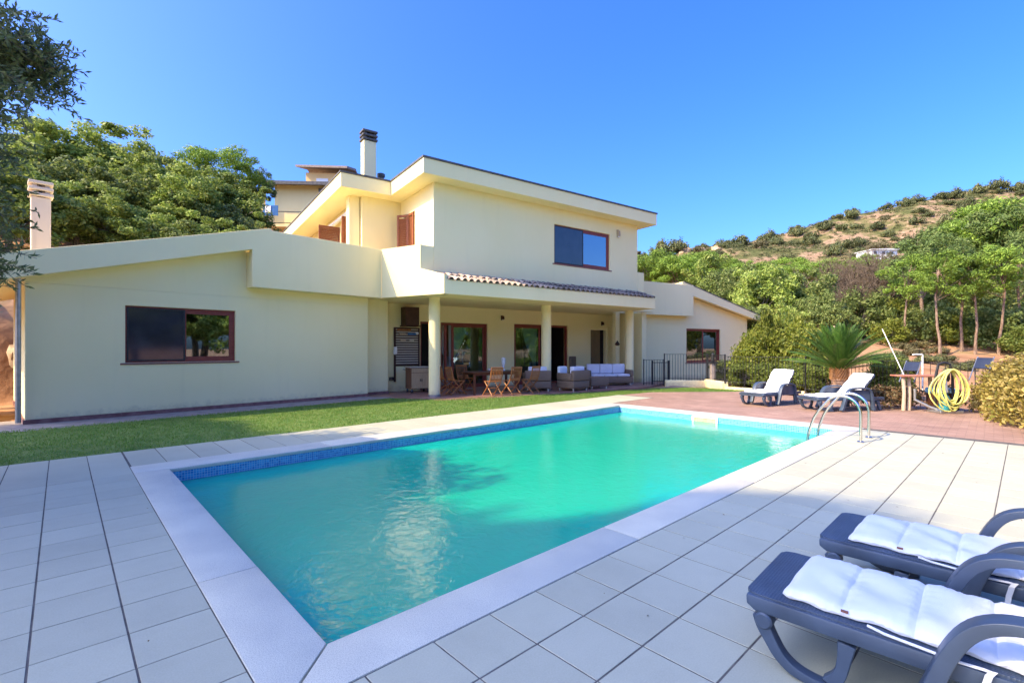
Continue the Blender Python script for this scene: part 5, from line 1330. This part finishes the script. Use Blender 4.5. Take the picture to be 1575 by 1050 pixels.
gco = mesh_obj('hillside_scrub', quad_mesh('hillside_scrub', leaf_quads(np.concatenate(cl), .20, gc, asp=.6), M['leaf_mix'])); gco['kind'] = 'stuff'; gco['label'] = 'low dry scrub covering the far hillside'
# trees standing on the skyline
for i, (px, s) in enumerate([(990, 1.0), (1022, 2.6), (1042, 2.2), (1078, 1.2), (1108, 1.7), (1140, 2.0), (1184, 1.7), (1228, 1.6), (1308, 1.5), (1388, 1.5), (1410, 1.3), (1446, 1.5), (1470, 1.7), (1508, 1.6), (1535, 1.8), (1562, 1.6)]):
    x, y = pxy(px, 214); e = empty('skyline_bush', 'dark rounded bush standing on the hill skyline', 'bush', (x, y, tz(x, y) - .2), 'bushes on the skyline', i * 1.0); s *= 1.7; e.scale = (s, s, s * 1.35); mesh_obj('crown', SCRUB[i % 2][0], e)
# hillside house, low and white
hx, hy = pxy(1362, 150); hz = tz(hx, hy)
HH = empty('hillside_house', 'low white house half hidden on the hillside', 'house', (hx, hy, hz)); FH = Frame(hx, hy, 84)
MB().box(FH, -4.6, 4.0, 0, 6, hz - 1, hz + 4.0).build('wall', M['white'], HH)
MB().prism_y(FH, [(-5.0, hz + 4.0), (4.4, hz + 4.0), (4.4, hz + 4.5), (-5.0, hz + 4.15)], -.5, 6.5).build('roof', M['white'], HH)
for k in range(3): MB().box(FH, -4.0 + k * 2.8, -3.0 + k * 2.8, -.06, -.02, hz + 2.7, hz + 3.5).build('window', M['screen'], HH)
# rocks on the ridge
rk_r = random.Random(5)
def rock_mesh(seed):
    bm = bmesh.new(); bmesh.ops.create_icosphere(bm, subdivisions=2, radius=1.0)
    for v in bm.verts:
        n_ = mnoise.noise(v.co * 1.3 + Vector((seed * 7, 0, 0))); v.co *= 1 + .45 * n_; v.co.z *= .7
    m_ = bpy.data.meshes.new('rock'); bm.to_mesh(m_); bm.free(); m_.materials.append(M['rock']); return m_
RK = [rock_mesh(i) for i in range(4)]
for i in range(14):
    px = 1060 + rk_r.uniform(-22, 45); d = 190 + rk_r.uniform(-20, 25); x, y = pxy(px, d)
    o = mesh_obj('ridge_rock', RK[i % 4], None, (x, y, tz(x, y))); s = rk_r.uniform(1.0, 2.6); o.scale = (s, s, s * 1.1); o.rotation_euler = (0, 0, i); tag(o, 'tan rock outcrop on the ridge right of the upper roof corner', 'rock', 'ridge rocks')

# --- rocky bank seen through the gap at far left
for i in range(26):
    px = rk_r.uniform(-60, 36); d = rk_r.uniform(14.6, 18.5); x, y = pxy(px, d)
    o = mesh_obj('bank_rock', RK[i % 4], None, (x, y, tz(x, y) - .05)); s = rk_r.uniform(.18, .5); o.scale = (s, s, s); o.rotation_euler = (rk_r.uniform(0, 6), 0, i); tag(o, 'ochre rock on sunlit bank behind the left roof overhang', 'rock', 'rocks of the left bank')
st_ = empty('garden_step', 'low pale stone steps at far left picture edge', 'steps', A(-9.4, 2.0, 0))
for k in range(3):
    MB().box(A, -14, -8.35, 1.9 + k * .45, 2.6 + k * .45, -.05, .12 + .13 * k).build('step', M['path'], st_, bevel=.01)
bn = empty('storage_bin', 'dark blue covered storage bin under the left overhang', 'bin', A(-9.3, 4.2, 0))
MB().box(A, -10.4, -8.9, 4.0, 4.7, .5, 1.0).build('body', M['blue'], bn, bevel=.05); MB().box(A, -10.45, -8.85, 3.95, 4.75, 1.0, 1.12).build('lid', M['screen'], bn, bevel=.03)

# ------------------------------------------------------------------ big olive at left edge, reaching over the camera side; it shades the near deck
def olive(name, label, cx, cy, zc, rx, rz, n_small, n_big, seed, extra=(), n_core=0):
    r = np.random.default_rng(seed)
    e = empty(name, label, 'tree', (cx, cy, 0))
    cs = []; 
    while len(cs) < 150:
        d = unit(1, r)[0]; rad = r.uniform(.25, 1) ** .5; lump = 1 + .07 * math.sin(4 * math.atan2(d[1], d[0]) + seed)
        cs.append(d * rad * lump * np.array([rx, rx, rz]) * .90)
    cs = np.array(cs)
    k = r.integers(0, len(cs), n_big); d = unit(n_big, r)
    c = cs[k] + d * (r.uniform(0, 1, (n_big, 1)) ** .5) * .62
    c[:, 2] += zc
    mesh_obj('crown', quad_mesh('olive_crown', leaf_quads(c, .10, r, asp=.35), M['leaf_olive']), e)
    if n_core:
        dcore = unit(n_core, r) * (r.uniform(0, 1, (n_core, 1)) ** .4) * np.array([rx, rx, rz]) * .86; dcore[:, 2] += zc
        mesh_obj('inner_crown', quad_mesh('olive_inner', leaf_quads(dcore, .30, r, asp=.5), M['leaf_olive']), e)
    # fine twigs of narrow leaves on the side seen by the camera
    tw = []; tb = MB()
    for (px_, py_, pz_, rr_, n_) in extra:
        base = np.array([px_ - cx, py_ - cy, pz_])
        for q in range(n_):
            a = base + r.normal(0, 1, 3) * rr_ * np.array([.5, .5, .45])
            dr = unit(1, r)[0]; dr[2] = dr[2] * .5 + .1; dr = dr / np.linalg.norm(dr)
            ln = r.uniform(.12, .25)
            sag = -.25 * ln
            for j in range(24):
                t_ = (j + .5) / 24; p_ = a + dr * ln * t_ + np.array([0, 0, sag * t_ * t_]); side = unit(1, r)[0]
                ld = dr * .6 + side * .8; ld /= np.linalg.norm(ld)
                nn_ = np.cross(ld, unit(1, r)[0]); nn_ /= np.linalg.norm(nn_); ls = r.uniform(.014, .024)
                tw.append(np.stack([p_, p_ + ld * ls + nn_ * ls * .3, p_ + ld * ls * 2, p_ + ld * ls - nn_ * ls * .3]))
            tb.tube([a, a + dr * ln * .5 + np.array([0, 0, sag * .25]), a + dr * ln + np.array([0, 0, sag])], .0014, 3, cap=False)
        br_ = MB(); 
        tb.tube([np.array([0, 0, zc - .6]) * 1.0 + base * np.array([.35, .35, 0]), base * np.array([.7, .7, 1]) + np.array([0, 0, -.15]), base], [.03, .012, .004], 5, cap=False)
    if tw: mesh_obj('twig_leaves', quad_mesh('olive_twigs', np.array(tw), M['leaf_olive']), e)
    if tb.v:
        o = tb.build('twigs', M['bark_grey'], None); o.parent = e
    tm = limbs('olive_trunk', M['bark_grey'], zc * .6, .28, [cs[i] * .8 for i in range(16)], seed, zc, split=.5, bend=.9)
    mesh_obj('trunk', tm, e); return e
def at_px(px, py, d): return ((px - 787.5) / 741 * d, d, CAM_H + (535 - py) / 741 * d)
ex = []
for (px, py, d, rr, n_) in [(20, 60, 5.4, .34, 46), (45, 95, 5.5, .36, 52), (70, 95, 5.6, .28, 34), (92, 118, 5.7, .20, 22), (15, 120, 5.4, .34, 46), (55, 70, 5.5, .3, 30), (-10, 30, 5.2, .38, 44), (28, 25, 5.5, .16, 9), (-5, 165, 5.2, .22, 22), (-26, 215, 5.2, .26, 38), (-20, 250, 5.4, .20, 22), (-38, 290, 5.2, .26, 44), (-40, 350, 5.2, .24, 42), (-6, 396, 5.3, .13, 26), (-30, 412, 5.2, .20, 34), (-46, 330, 5.1, .30, 34), (-20, 120, 5.1, .4, 40), (-15, 230, 5.1, .35, 36)]:
    d *= .48; rr *= .46; p_ = at_px(px - 22, py, d); ex.append((*p_, rr, n_))
olive('olive_tree', 'grey-green olive tree reaching into the picture at upper left', -8.7, 3.9, 4.2, 2.95, 2.1, 0, 20000, 71, ex, 2600)
# added unseen pines far left, placed to shade near deck, pool end and lawn
for k, (sx, sy, rr_, rz_k, lab) in enumerate([(.60, 3.17, 1.8, 2.7, 'added unseen pine far left, placed to shade the near loungers'), (-3.95, 3.8, 2.7, 2.2, 'added unseen pine far left, placed to shade the left deck'), (-8.3, 7.6, 3.3, 2.2, 'added unseen pine far left, placed to shade the lawn')]):
    Ld = 22.0
    olive('added_shade_pine', lab, sx - Ld * .902, sy - Ld * .431, Ld * math.tan(SUN_EL), rr_, rz_k, 0, 12000, 74 + k, (), 4200)
# trees behind the viewpoint, mirrored in panes and water
for i, (x, y, k, s) in enumerate([(11, -9, 0, 1.2), (16, -5, 1, 1.2), (7, -13, 2, 1.25), (20, -12, 0, 1.5), (14, -15, 1, 1.4), (1, -15, 2, 1.2), (22, -1, 1, 1.2), (-6, -12, 0, 1.2), (27, -6, 2, 1.5), (30, 2, 0, 1.4), (18, -20, 1, 1.6), (26, -16, 2, 1.6), (9, -22, 0, 1.6), (33, -10, 1, 1.6), (12, -5.5, 2, .8), (17, -9, 0, 1.0), (34, 17, 1, 1.3), (39, 13, 0, 1.4), (42, 20, 2, 1.5), (29, 8, 0, 1.2), (34, 11, 1, 1.3), (37, 5, 2, 1.4), (45, 9, 1, 1.6), (50, 16, 0, 1.7)]):
    plant('oak_tree', OAK[k], 'garden oak standing behind the viewpoint', 'tree', x, y, i, s, s, 'oaks behind the viewpoint', z=-.1)

# ------------------------------------------------------------------ variegated hedge at right edge
def hedge(name, label, pts, wid, hgt, n, size, mat_, seed, F=P):
    r = np.random.default_rng(seed); e = empty(name, label, 'hedge', F(*pts[0], 0))
    e['_w'] = tuple(F(*pts[0], 0))
    pts = [np.array(p) for p in pts]; seg = [np.linalg.norm(b - a) for a, b in zip(pts, pts[1:])]; cum = np.cumsum([0] + seg)
    s = r.uniform(0, cum[-1], n); i = np.clip(np.searchsorted(cum, s) - 1, 0, len(seg) - 1)
    P0 = np.array(pts)[i]; D = (np.array(pts)[i + 1] - P0) / np.array(seg)[i][:, None]; Nn = np.stack([-D[:, 1], D[:, 0]], 1)
    base = P0 + D * (s - cum[i])[:, None]
    # section: rounded, leaves near the surface
    a = r.uniform(0, math.pi, n); rad = r.uniform(.55, 1.0, n) ** .5
    lump = 1 + .10 * np.sin(s * 3.1 + 2 * a) + .07 * np.sin(s * 7.3 + 3 * a + 1)
    v = np.cos(a) * rad * lump; z = np.abs(np.sin(a)) ** .7 * rad * lump * hgt
    foot = np.clip(1 - z / hgt, 0, 1) * .12
    off = v * (wid / 2 + foot) 
    xy = base + Nn * (off[:, None] - wid / 2 * 0)
    w3 = np.array([tuple(F(*q_, 0)) for q_ in xy]); w3[:, 2] = z
    out = np.array([tuple(F.y) for _ in range(1)]) * v[:, None]; out[:, 2] = np.sin(a)
    w3 -= np.array(e['_w'])
    mesh_obj('foliage', quad_mesh('hedge_foliage', leaf_quads(w3, size, r, asp=.55, outward=out * .8), mat_), e)
    m = MB(); rr_ = random.Random(seed)
    for k in range(int(cum[-1] / .35)):
        ss = k * .35; ii_ = min(int(np.searchsorted(cum, ss, side='right') - 1), len(seg) - 1); b_ = pts[ii_] + (pts[ii_ + 1] - pts[ii_]) / seg[ii_] * (ss - cum[ii_])
        p_ = F(*b_, 0)
        for q_ in range(3): m.tube([p_, p_ + Vector((rr_.uniform(-.15, .15), rr_.uniform(-.15, .15), hgt * .5)), p_ + Vector((rr_.uniform(-.4, .4), rr_.uniform(-.4, .4), hgt * .88))], [.018, .012, .005], 4, cap=False)
    m.build('stems', M['bark_grey'], e); return e
hedge('hedge', 'sunlit yellow variegated hedge at right picture edge', [(16.0, -7.6), (14.3, -7.85), (12.4, -8.35), (10.8, -9.0), (9.2, -9.7)], 1.9, 1.34, 42000, .048, M['leaf_hedge'], 81)

# ------------------------------------------------------------------ cycad
px_, py_ = P(16.55, -3.55)[:2]
cy = empty('cycad_palm', 'cycad palm with stiff dark green fronds and scaly trunk behind the loungers', 'palm', (px_, py_, 0))
prof = []
for k in range(18):
    z = k * .045; prof += [(.20 + .015 * (k % 2), z), (.225 - .012 * (k % 3), z + .02)]
FC = Frame(px_, py_, 90)
MB().lathe(FC, 0, 0, prof + [(.20, .83), (.12, .9)], 22).build('trunk', M['trunk_palm'], cy)
sc = MB(); rr_ = random.Random(3)
for k in range(150):
    a = k * 2.399; z = .55 + .36 * (k / 150); r0 = .22
    d = Vector((math.cos(a), math.sin(a), 0)); t = Vector((-d.y, d.x, 0)); p = Vector((px_, py_, z)) + d * (r0 - .03)
    tip = p + d * .09 + Vector((0, 0, .09)); sc.add([p - t * .03, p + t * .03, tip, p + d * .02 + Vector((0, 0, -.03))], [(0, 1, 2), (1, 3, 2), (3, 0, 2), (0, 3, 1)])
sc.build('leaf_base', M['palm_base'], cy)
def frond(seed, ln, curl):
    r = np.random.default_rng(seed); n = 62; V_ = []
    pts = []; a = 0.0; p = np.array([0.0, 0, 0])
    for i in range(n + 1):
        t = i / n; pts.append(p.copy()); a = curl * t ** 1.6; p = p + np.array([math.cos(a), 0, -math.sin(a)]) * ln / n
    for i in range(6, n):
        t = i / n; d = pts[i + 1] - pts[i]; d /= np.linalg.norm(d); up = np.array([-d[2], 0, d[0]]) if False else np.cross(np.array([0, 1., 0]), d) * -1
        l = .20 * math.sin(math.pi * min(1, .12 + t * .93)) ** .6 + .015
        for s in (-1, 1):
            q = d * .62 + np.array([0, s, 0]) * .72 + up * .28; q /= np.linalg.norm(q); q = q * l * r.uniform(.9, 1.08)
            w_ = d * .011; b0 = pts[i]
            V_.append(np.stack([b0 - w_, b0 + q * .55 - w_ * .9, b0 + q, b0 + q * .55 + w_ * .9]))
    for i in range(n):
        for off in ((0, .008), (0, -.008)):
            b0, b1 = pts[i], pts[i + 1]; V_.append(np.stack([b0 + [0, off[1], 0], b1 + [0, off[1] * .8, 0], b1 + [0, 0, .008], b0 + [0, 0, .010]]))
    return quad_mesh('frond', np.array(V_), M['leaf_palm'])
FR = [frond(1, 1.35, .42), frond(2, 1.35, .40), frond(3, 1.25, .22)]
for k in range(64):
    t = k / 64; a = k * 2.399963; el = RAD(12 + 76 * (t ** .8))
    o = mesh_obj('frond', FR[0 if t < .4 else (1 if t < .6 else 2)], cy, (math.cos(a) * .06, math.sin(a) * .06, .86 + .05 * t))
    o.rotation_euler = (Matrix.Rotation(a + rr_.uniform(-.1, .1), 4, 'Z') @ Matrix.Rotation(-el + rr_.uniform(-.07, .07), 4, 'Y') @ Matrix.Rotation(rr_.uniform(-.3, .3), 4, 'X')).to_euler()
    s = rr_.uniform(1.06, 1.26); o.scale = (s, s, s)

# ------------------------------------------------------------------ iron fence
bar_c = {}
def bar_mesh(h, r=.008):
    k = round(h, 3), r
    if k not in bar_c:
        o = MB().tube([(0, 0, 0), (0, 0, h)], r, 6).build('bar', M['darkmetal'], None); bar_c[k] = o.data; bpy.data.objects.remove(o)
    return bar_c[k]
def fence_run(label, a, b_, z0, z1, step, group='iron fence runs', post=True):
    a, b_ = Vector(a), Vector(b_); d = b_ - a; L_ = d.length; u_ = d / L_
    e = empty('iron_fence', label, 'fence', (a.x, a.y, z0), group)
    fx = Frame(a.x, a.y, math.degrees(math.atan2(u_.x, u_.y)))
    MB().box(fx, 0, L_, -.018, .018, z1 - .012, z1 + .004).build('top_rail', M['darkmetal'], e)
    MB().box(fx, 0, L_, -.014, .014, z0 + .06, z0 + .075).build('bottom_rail', M['darkmetal'], e)
    n = int(L_ / step)
    for i in range(n + 1):
        p = a + u_ * min(L_, i * step); o = mesh_obj('bar', bar_mesh(z1 - z0 - .012), e); o.location = (p.x - a.x, p.y - a.y, 0)
    if post:
        for t in (0, L_): MB().box(fx, t - .022, t + .022, -.022, .022, z0 - .01, z1 + .03).build('post', M['darkmetal'], e, bevel=.003)
    return e
def dwarf_wall(label, a, b_, h):
    a, b_ = Vector(a), Vector(b_); d = b_ - a; fx = Frame(a.x, a.y, math.degrees(math.atan2(d.x, d.y)))
    o = MB().box(fx, 0, d.length, -.12, .12, -.06, h).build('dwarf_wall', M['plaster'], None, bevel=.01, origin=(a.x, a.y, 0)); return tag(o, label, 'wall')
fence_run('low iron gate fence between porch end and taller fence', (5.55, 20.3), (6.35, 20.15), .0, 1.06, .11)
fence_run('iron fence in front of the right wing window', (6.37, 20.14), (8.05, 19.9), .22, 1.30, .11)
e_ = (P(17.35, .3).x, P(17.35, .3).y)
fence_run('iron fence corner turning towards the hedge shrubs', (8.07, 19.88), e_, .27, 1.29, .11)
dwarf_wall('low cream wall under the fence before the right wing', (6.4, 20.14), (8.05, 19.9), .22)
dwarf_wall('short sunlit cream wall carrying the fence corner', (8.06, 19.88), e_, .27)
f1 = P(17.35, -2.4); f2 = P(17.35, -5.1)
fence_run('iron fence among the shrubs behind the left raised lounger', e_, f1[:2], .22, 1.24, .11)
dwarf_wall('low cream kerb wall under the shrub fence', P(17.35, .28)[:2], f1[:2], .09)
fence_run('iron fence behind the cycad palm', f1[:2], f2[:2], .10, 1.17, .10)
fence_run('iron fence with wide bars in front of the earth bank', f2[:2], (14.6, 14.2), .10, 1.14, .215)
sp_ = empty('fence_lantern_post', 'short grey post carrying a black lamp beside the fence corner', 'lamp post', (8.06, 19.3, 0))
MB().box(WORLD_T, 7.97, 8.15, 19.25, 19.43, -.05, .95).build('post', M['path'], sp_, bevel=.01)
MB().box(WORLD_T, 7.92, 8.20, 19.2, 19.48, .95, 1.0).build('plate', M['darkmetal'], sp_); MB().lathe(WORLD_T, 8.06, 19.34, [(.05, 1.0), (.07, 1.05), (.07, 1.3), (.02, 1.36)], 10).build('lamp', M['darkmetal'], sp_)
gt = empty('garden_gate', 'small dark iron gate standing open in front of right wing', 'gate', (6.0, 20.6, 0))
fg = Frame(6.0, 20.6, 80)
for x in (0, .75): MB().box(fg, x - .03, x + .03, -.03, .03, -.05, 1.02).build('post', M['darkmetal'], gt)
MB().box(fg, .035, .715, -.015, .015, .92, .95).build('rail', M['darkmetal'], gt); MB().box(fg, .035, .715, -.015, .015, .12, .15).build('rail', M['darkmetal'], gt)
for k in range(6): o = mesh_obj('bar', bar_mesh(.77), gt); p_ = fg(.12 + k * .1, 0, .15) - Vector((6.0, 20.6, 0)); o.location = p_

# ------------------------------------------------------------------ hose stand and garden oddments
hx, hy = 10.45, 11.55
FHs = Frame(hx, hy, 90)
hs = empty('hose_stand', 'black hose stand with arched handle beside the hedge', 'hose stand', (hx, hy, 0))
MB().tube([FHs(-.22, .1, .02), FHs(-.20, .1, .9), FHs(-.14, .1, 1.16), FHs(0.0, .1, 1.2), FHs(.14, .1, 1.16), FHs(.2, .1, .9), FHs(.22, .1, .02)], .028, 8).build('handle', M['darkmetal'], hs, smooth=True)
MB().box(FHs, -.28, .28, -.12, .28, .0, .06).build('base', M['steel_dull'], hs, bevel=.01)
MB().lathe(FHs, 0, .06, [(.06, .75), (.08, .80), (.08, .98), (.03, 1.05)], 14).build('hub', M['darkmetal'], hs, smooth=True)
hose = MB(); rr2 = random.Random(12)
pts = []
for turn in range(11):
    w_ = rr2.uniform(.22, .50); dz = rr2.uniform(.75, 1.04); ox = rr2.uniform(-.10, .16); oy = rr2.uniform(-.15, -.02)
    for k in range(22):
        a = 2 * math.pi * k / 22
        x = math.sin(a) * (w_ if math.sin(a) > 0 else w_ * 1.05); z = math.cos(a)
        zz = 1.06 - (1 - z) / 2 * dz + .02 * math.sin(3 * a + turn)
        x = x * (.55 + .45 * math.sin(math.pi * min(1, (1.12 - zz) / 1.0 * .75))) + ox * (1 - z) / 2
        pts.append(FHs(x, oy - .03 * math.sin(a * 2 + turn), max(.03, zz)))
for i in range(2):
    pts = [pts[0]] + [(pts[j - 1] + pts[j] * 2 + pts[j + 1]) / 4 for j in range(1, len(pts) - 1)] + [pts[-1]]
hose.tube(pts, .0155, 7); tag(hose.build('garden_hose', M['yellow_hose'], None, smooth=True, origin=(hx, hy, 0)), 'pale yellow garden hose looped in a big loose coil on the black stand', 'hose')
bt = empty('sprayer_bottle', 'teal and white garden sprayer inside the coiled hose', 'sprayer', (hx - .06, hy - .02, 0))
MB().lathe(FHs, -.06, .02, [(.09, .06), (.11, .1), (.11, .34), (.05, .44), (.03, .48)], 16).build('tank', M['teal'], bt, smooth=True); MB().lathe(FHs, -.06, .02, [(.05, .482), (.06, .52), (.045, .78), (.02, .8)], 12).build('pump', M['white'], bt, smooth=True)
cr = empty('plastic_crate', 'light blue topped dark crate behind the hose coil', 'crate', (hx + .3, hy + .35, 0))
MB().box(FHs, .06, .62, .35, .7, .02, .42).build('body', M['hood'], cr, bevel=.02); MB().box(FHs, .04, .52, .33, .72, .422, .56).build('lid', M['light_blue'], cr, bevel=.03)
ltb = empty('log_table', 'rough outdoor table with red plank top on pale log legs', 'table', (9.7, 12.1, 0)); FT = Frame(9.7, 12.1, 92)
MB().box(FT, -.05, .98, -.22, .22, .84, .88).build('top', M['redtop'], ltb, bevel=.008)
for x, y in ((.05, -.1), (.22, -.05), (.85, .1)): MB().tube([FT(x, y, 0), FT(x + .02, y, .4), FT(x, y, .838)], [.045, .04, .042], 9).build('leg', M['log'], ltb, smooth=True)
wp = MB().tube([Vector((9.95, 13.0, .75)), Vector((10.0, 13.0, 2.05))], .012, 6); wp = MB().tube([Vector(at_px(1391, 578, 12.6)), Vector(at_px(1357, 506, 13.3))], .010, 7); tag(wp.build('pole', M['white'], None, origin=at_px(1391, 578, 12.6)), 'thin white pole leaning over fence beside the palm', 'pole')
lp = MB().tube([Vector(at_px(1419, 600, 12.8)), Vector(at_px(1419, 545.5, 12.8)), Vector(at_px(1418, 545, 12.8)), Vector(at_px(1404, 545, 12.8))], .02, 8); tag(lp.build('water_pipe', M['white'], None, origin=at_px(1419, 600, 12.8)), 'white L-shaped pipe standing before the fence', 'pipe')
def deck_chair(label, px, py, d, a, l):
    x, y, z = at_px(px, py, d); e = empty('reclining_chair', label, 'chair', (x, y, 0), 'folding reclining chairs by the fence'); F_ = Frame(x, y, a)
    c, s = math.cos(RAD(52)) * l / 2, math.sin(RAD(52)) * l / 2
    m = MB(); m.prism_y(F_, [(-c, z - s), (-c + .03, z - s - .02), (c + .03, z + s - .02), (c, z + s)], -.15, .15); m.build('sling', M['screen'], e)
    for t in (-.16, .16): MB().tube([F_(-c - .2, t, z - s - .3), F_(c + .05, t, z + s + .02)], .014, 6).build('side_tube', M['steel_dull'], e); MB().tube([F_(-c * .2, t, z - .1), F_(-c * .2 + .1, t, 0.0)], .012, 6).build('leg', M['steel_dull'], e)
    return e
deck_chair('white framed reclining chair with dark sling behind the log table', 1402, 563, 12.6, 60, .28)
deck_chair('white framed reclining chair with dark sling above hedge end', 1512, 558, 12.3, 65, .34)
pp = MB().tube([Vector((9.95, 11.9, .55)), Vector((9.95, 11.9, .28)), Vector((10.15, 11.7, .12)), Vector((10.4, 11.55, .04))], .035, 10); tag(pp.build('drain_pipe', M['steel_dull'], None, smooth=True, origin=(9.95, 11.9, 0)), 'bent grey drain pipe left of the hose coil', 'pipe')
RP = (crown('plant_crown', M['leaf_redbrown'], .3, .28, 14, 700, .14, .035, 91, .26, low=-.6)[0], None)
for i, (x, y, s) in enumerate([(9.45, 12.3, .9), (9.75, 12.6, 1.1), (10.1, 12.3, 1.0), (9.1, 12.7, .8), (10.3, 12.6, 1.1), (10.9, 12.2, 1.2)]):
    plant('border_plant', RP, 'small reddish-brown plant at foot of the fence near log table', 'plant', x, y, i, s, s, 'reddish border plants', z=0)

# ------------------------------------------------------------------ neighbour house
nx_, ny_ = pxy(452, 44); nz_ = tz(nx_, ny_)
NB = empty('neighbour_house', 'ochre neighbour house with orange upper block and tiled roof above the trees', 'house', (nx_, ny_, nz_))
FN = Frame(nx_, ny_, 86)
z_e = CAM_H + (535 - 283) / 741 * 44         # eave height
def nb(b, name, m_, parent=None, bevel=0): return b.build(name, m_, parent or NB, bevel=bevel)
nb(MB().box(FN, -1.7, 7, 0, 6, nz_ - 2, z_e - .1), 'wall', M['plaster_far'])
nb(MB().prism_x(FN, [(-1.0, z_e - .35), (6.5, z_e + 1.6), (6.5, z_e + 1.9), (-1.0, z_e - .05)], -3.2, 7.5), 'roof', M['dark_edge'])
nb(MB().box(FN, -2.6, -2.35, -.6, -.35, nz_ - 2, z_e - .2), 'pillar', M['plaster_far'])
nb(MB().box(FN, 2.2, 3.9, -.05, -.01, z_e - 3.6, z_e - 1.3), 'window', M['redwood'])
nb(MB().box(FN, 2.3, 3.1, -.35, -.1, z_e - .75, z_e - .45), 'lamp_box', M['dark_edge'])
nb(MB().box(FN, -3.0, 7, -1.2, -.01, z_e - 4.2, z_e - 4.0), 'balcony_slab', M['plaster_far'])
for zz in (z_e - 2.9, z_e - 3.9): nb(MB().box(FN, -3.0, 7, -1.2, -1.15, zz, zz + .06), 'balcony_rail', M['darkmetal'])
for k in range(34):
    o = mesh_obj('bar', bar_mesh(.98, .018), NB); o.location = FN(1.6 + k * .16, -1.17, z_e - 3.86) - Vector(NB['_w'])
nb(MB().box(FN, .2, 3.6, 2.5, 7, z_e - 1, z_e + 1.95), 'upper_wall', M['plaster_orange'])
z_e += .5
ur = nb(MB().prism_x(FN, [(1.7, z_e + 1.7), (5.0, z_e + 2.6), (8.0, z_e + 1.7), (8.0, z_e + 1.9), (5.0, z_e + 2.85), (1.7, z_e + 1.9)], -.5, 4.3), 'upper_roof', M['terracotta'])
nb(MB().box(FN, 1.2, 2.3, 2.44, 2.49, z_e - .3, z_e + .9), 'window', M['white'])
tw_ = tag(MB().box(FN, -2.2, -.9, -1.27, -1.21, z_e - 3.75, z_e - 2.85).build('laundry', M['blue'], None, origin=FN(-1.6, -1.24, z_e - 3.3)), 'blue and white laundry hung over neighbour balcony rail', 'laundry')
MB().box(FN, -2.0, -1.5, -1.30, -1.275, z_e - 3.5, z_e - 2.9).build('towel', M['white'], tw_)

# ------------------------------------------------------------------ clean up helper properties
for o in bpy.data.objects:
    if '_w' in o: del o['_w']
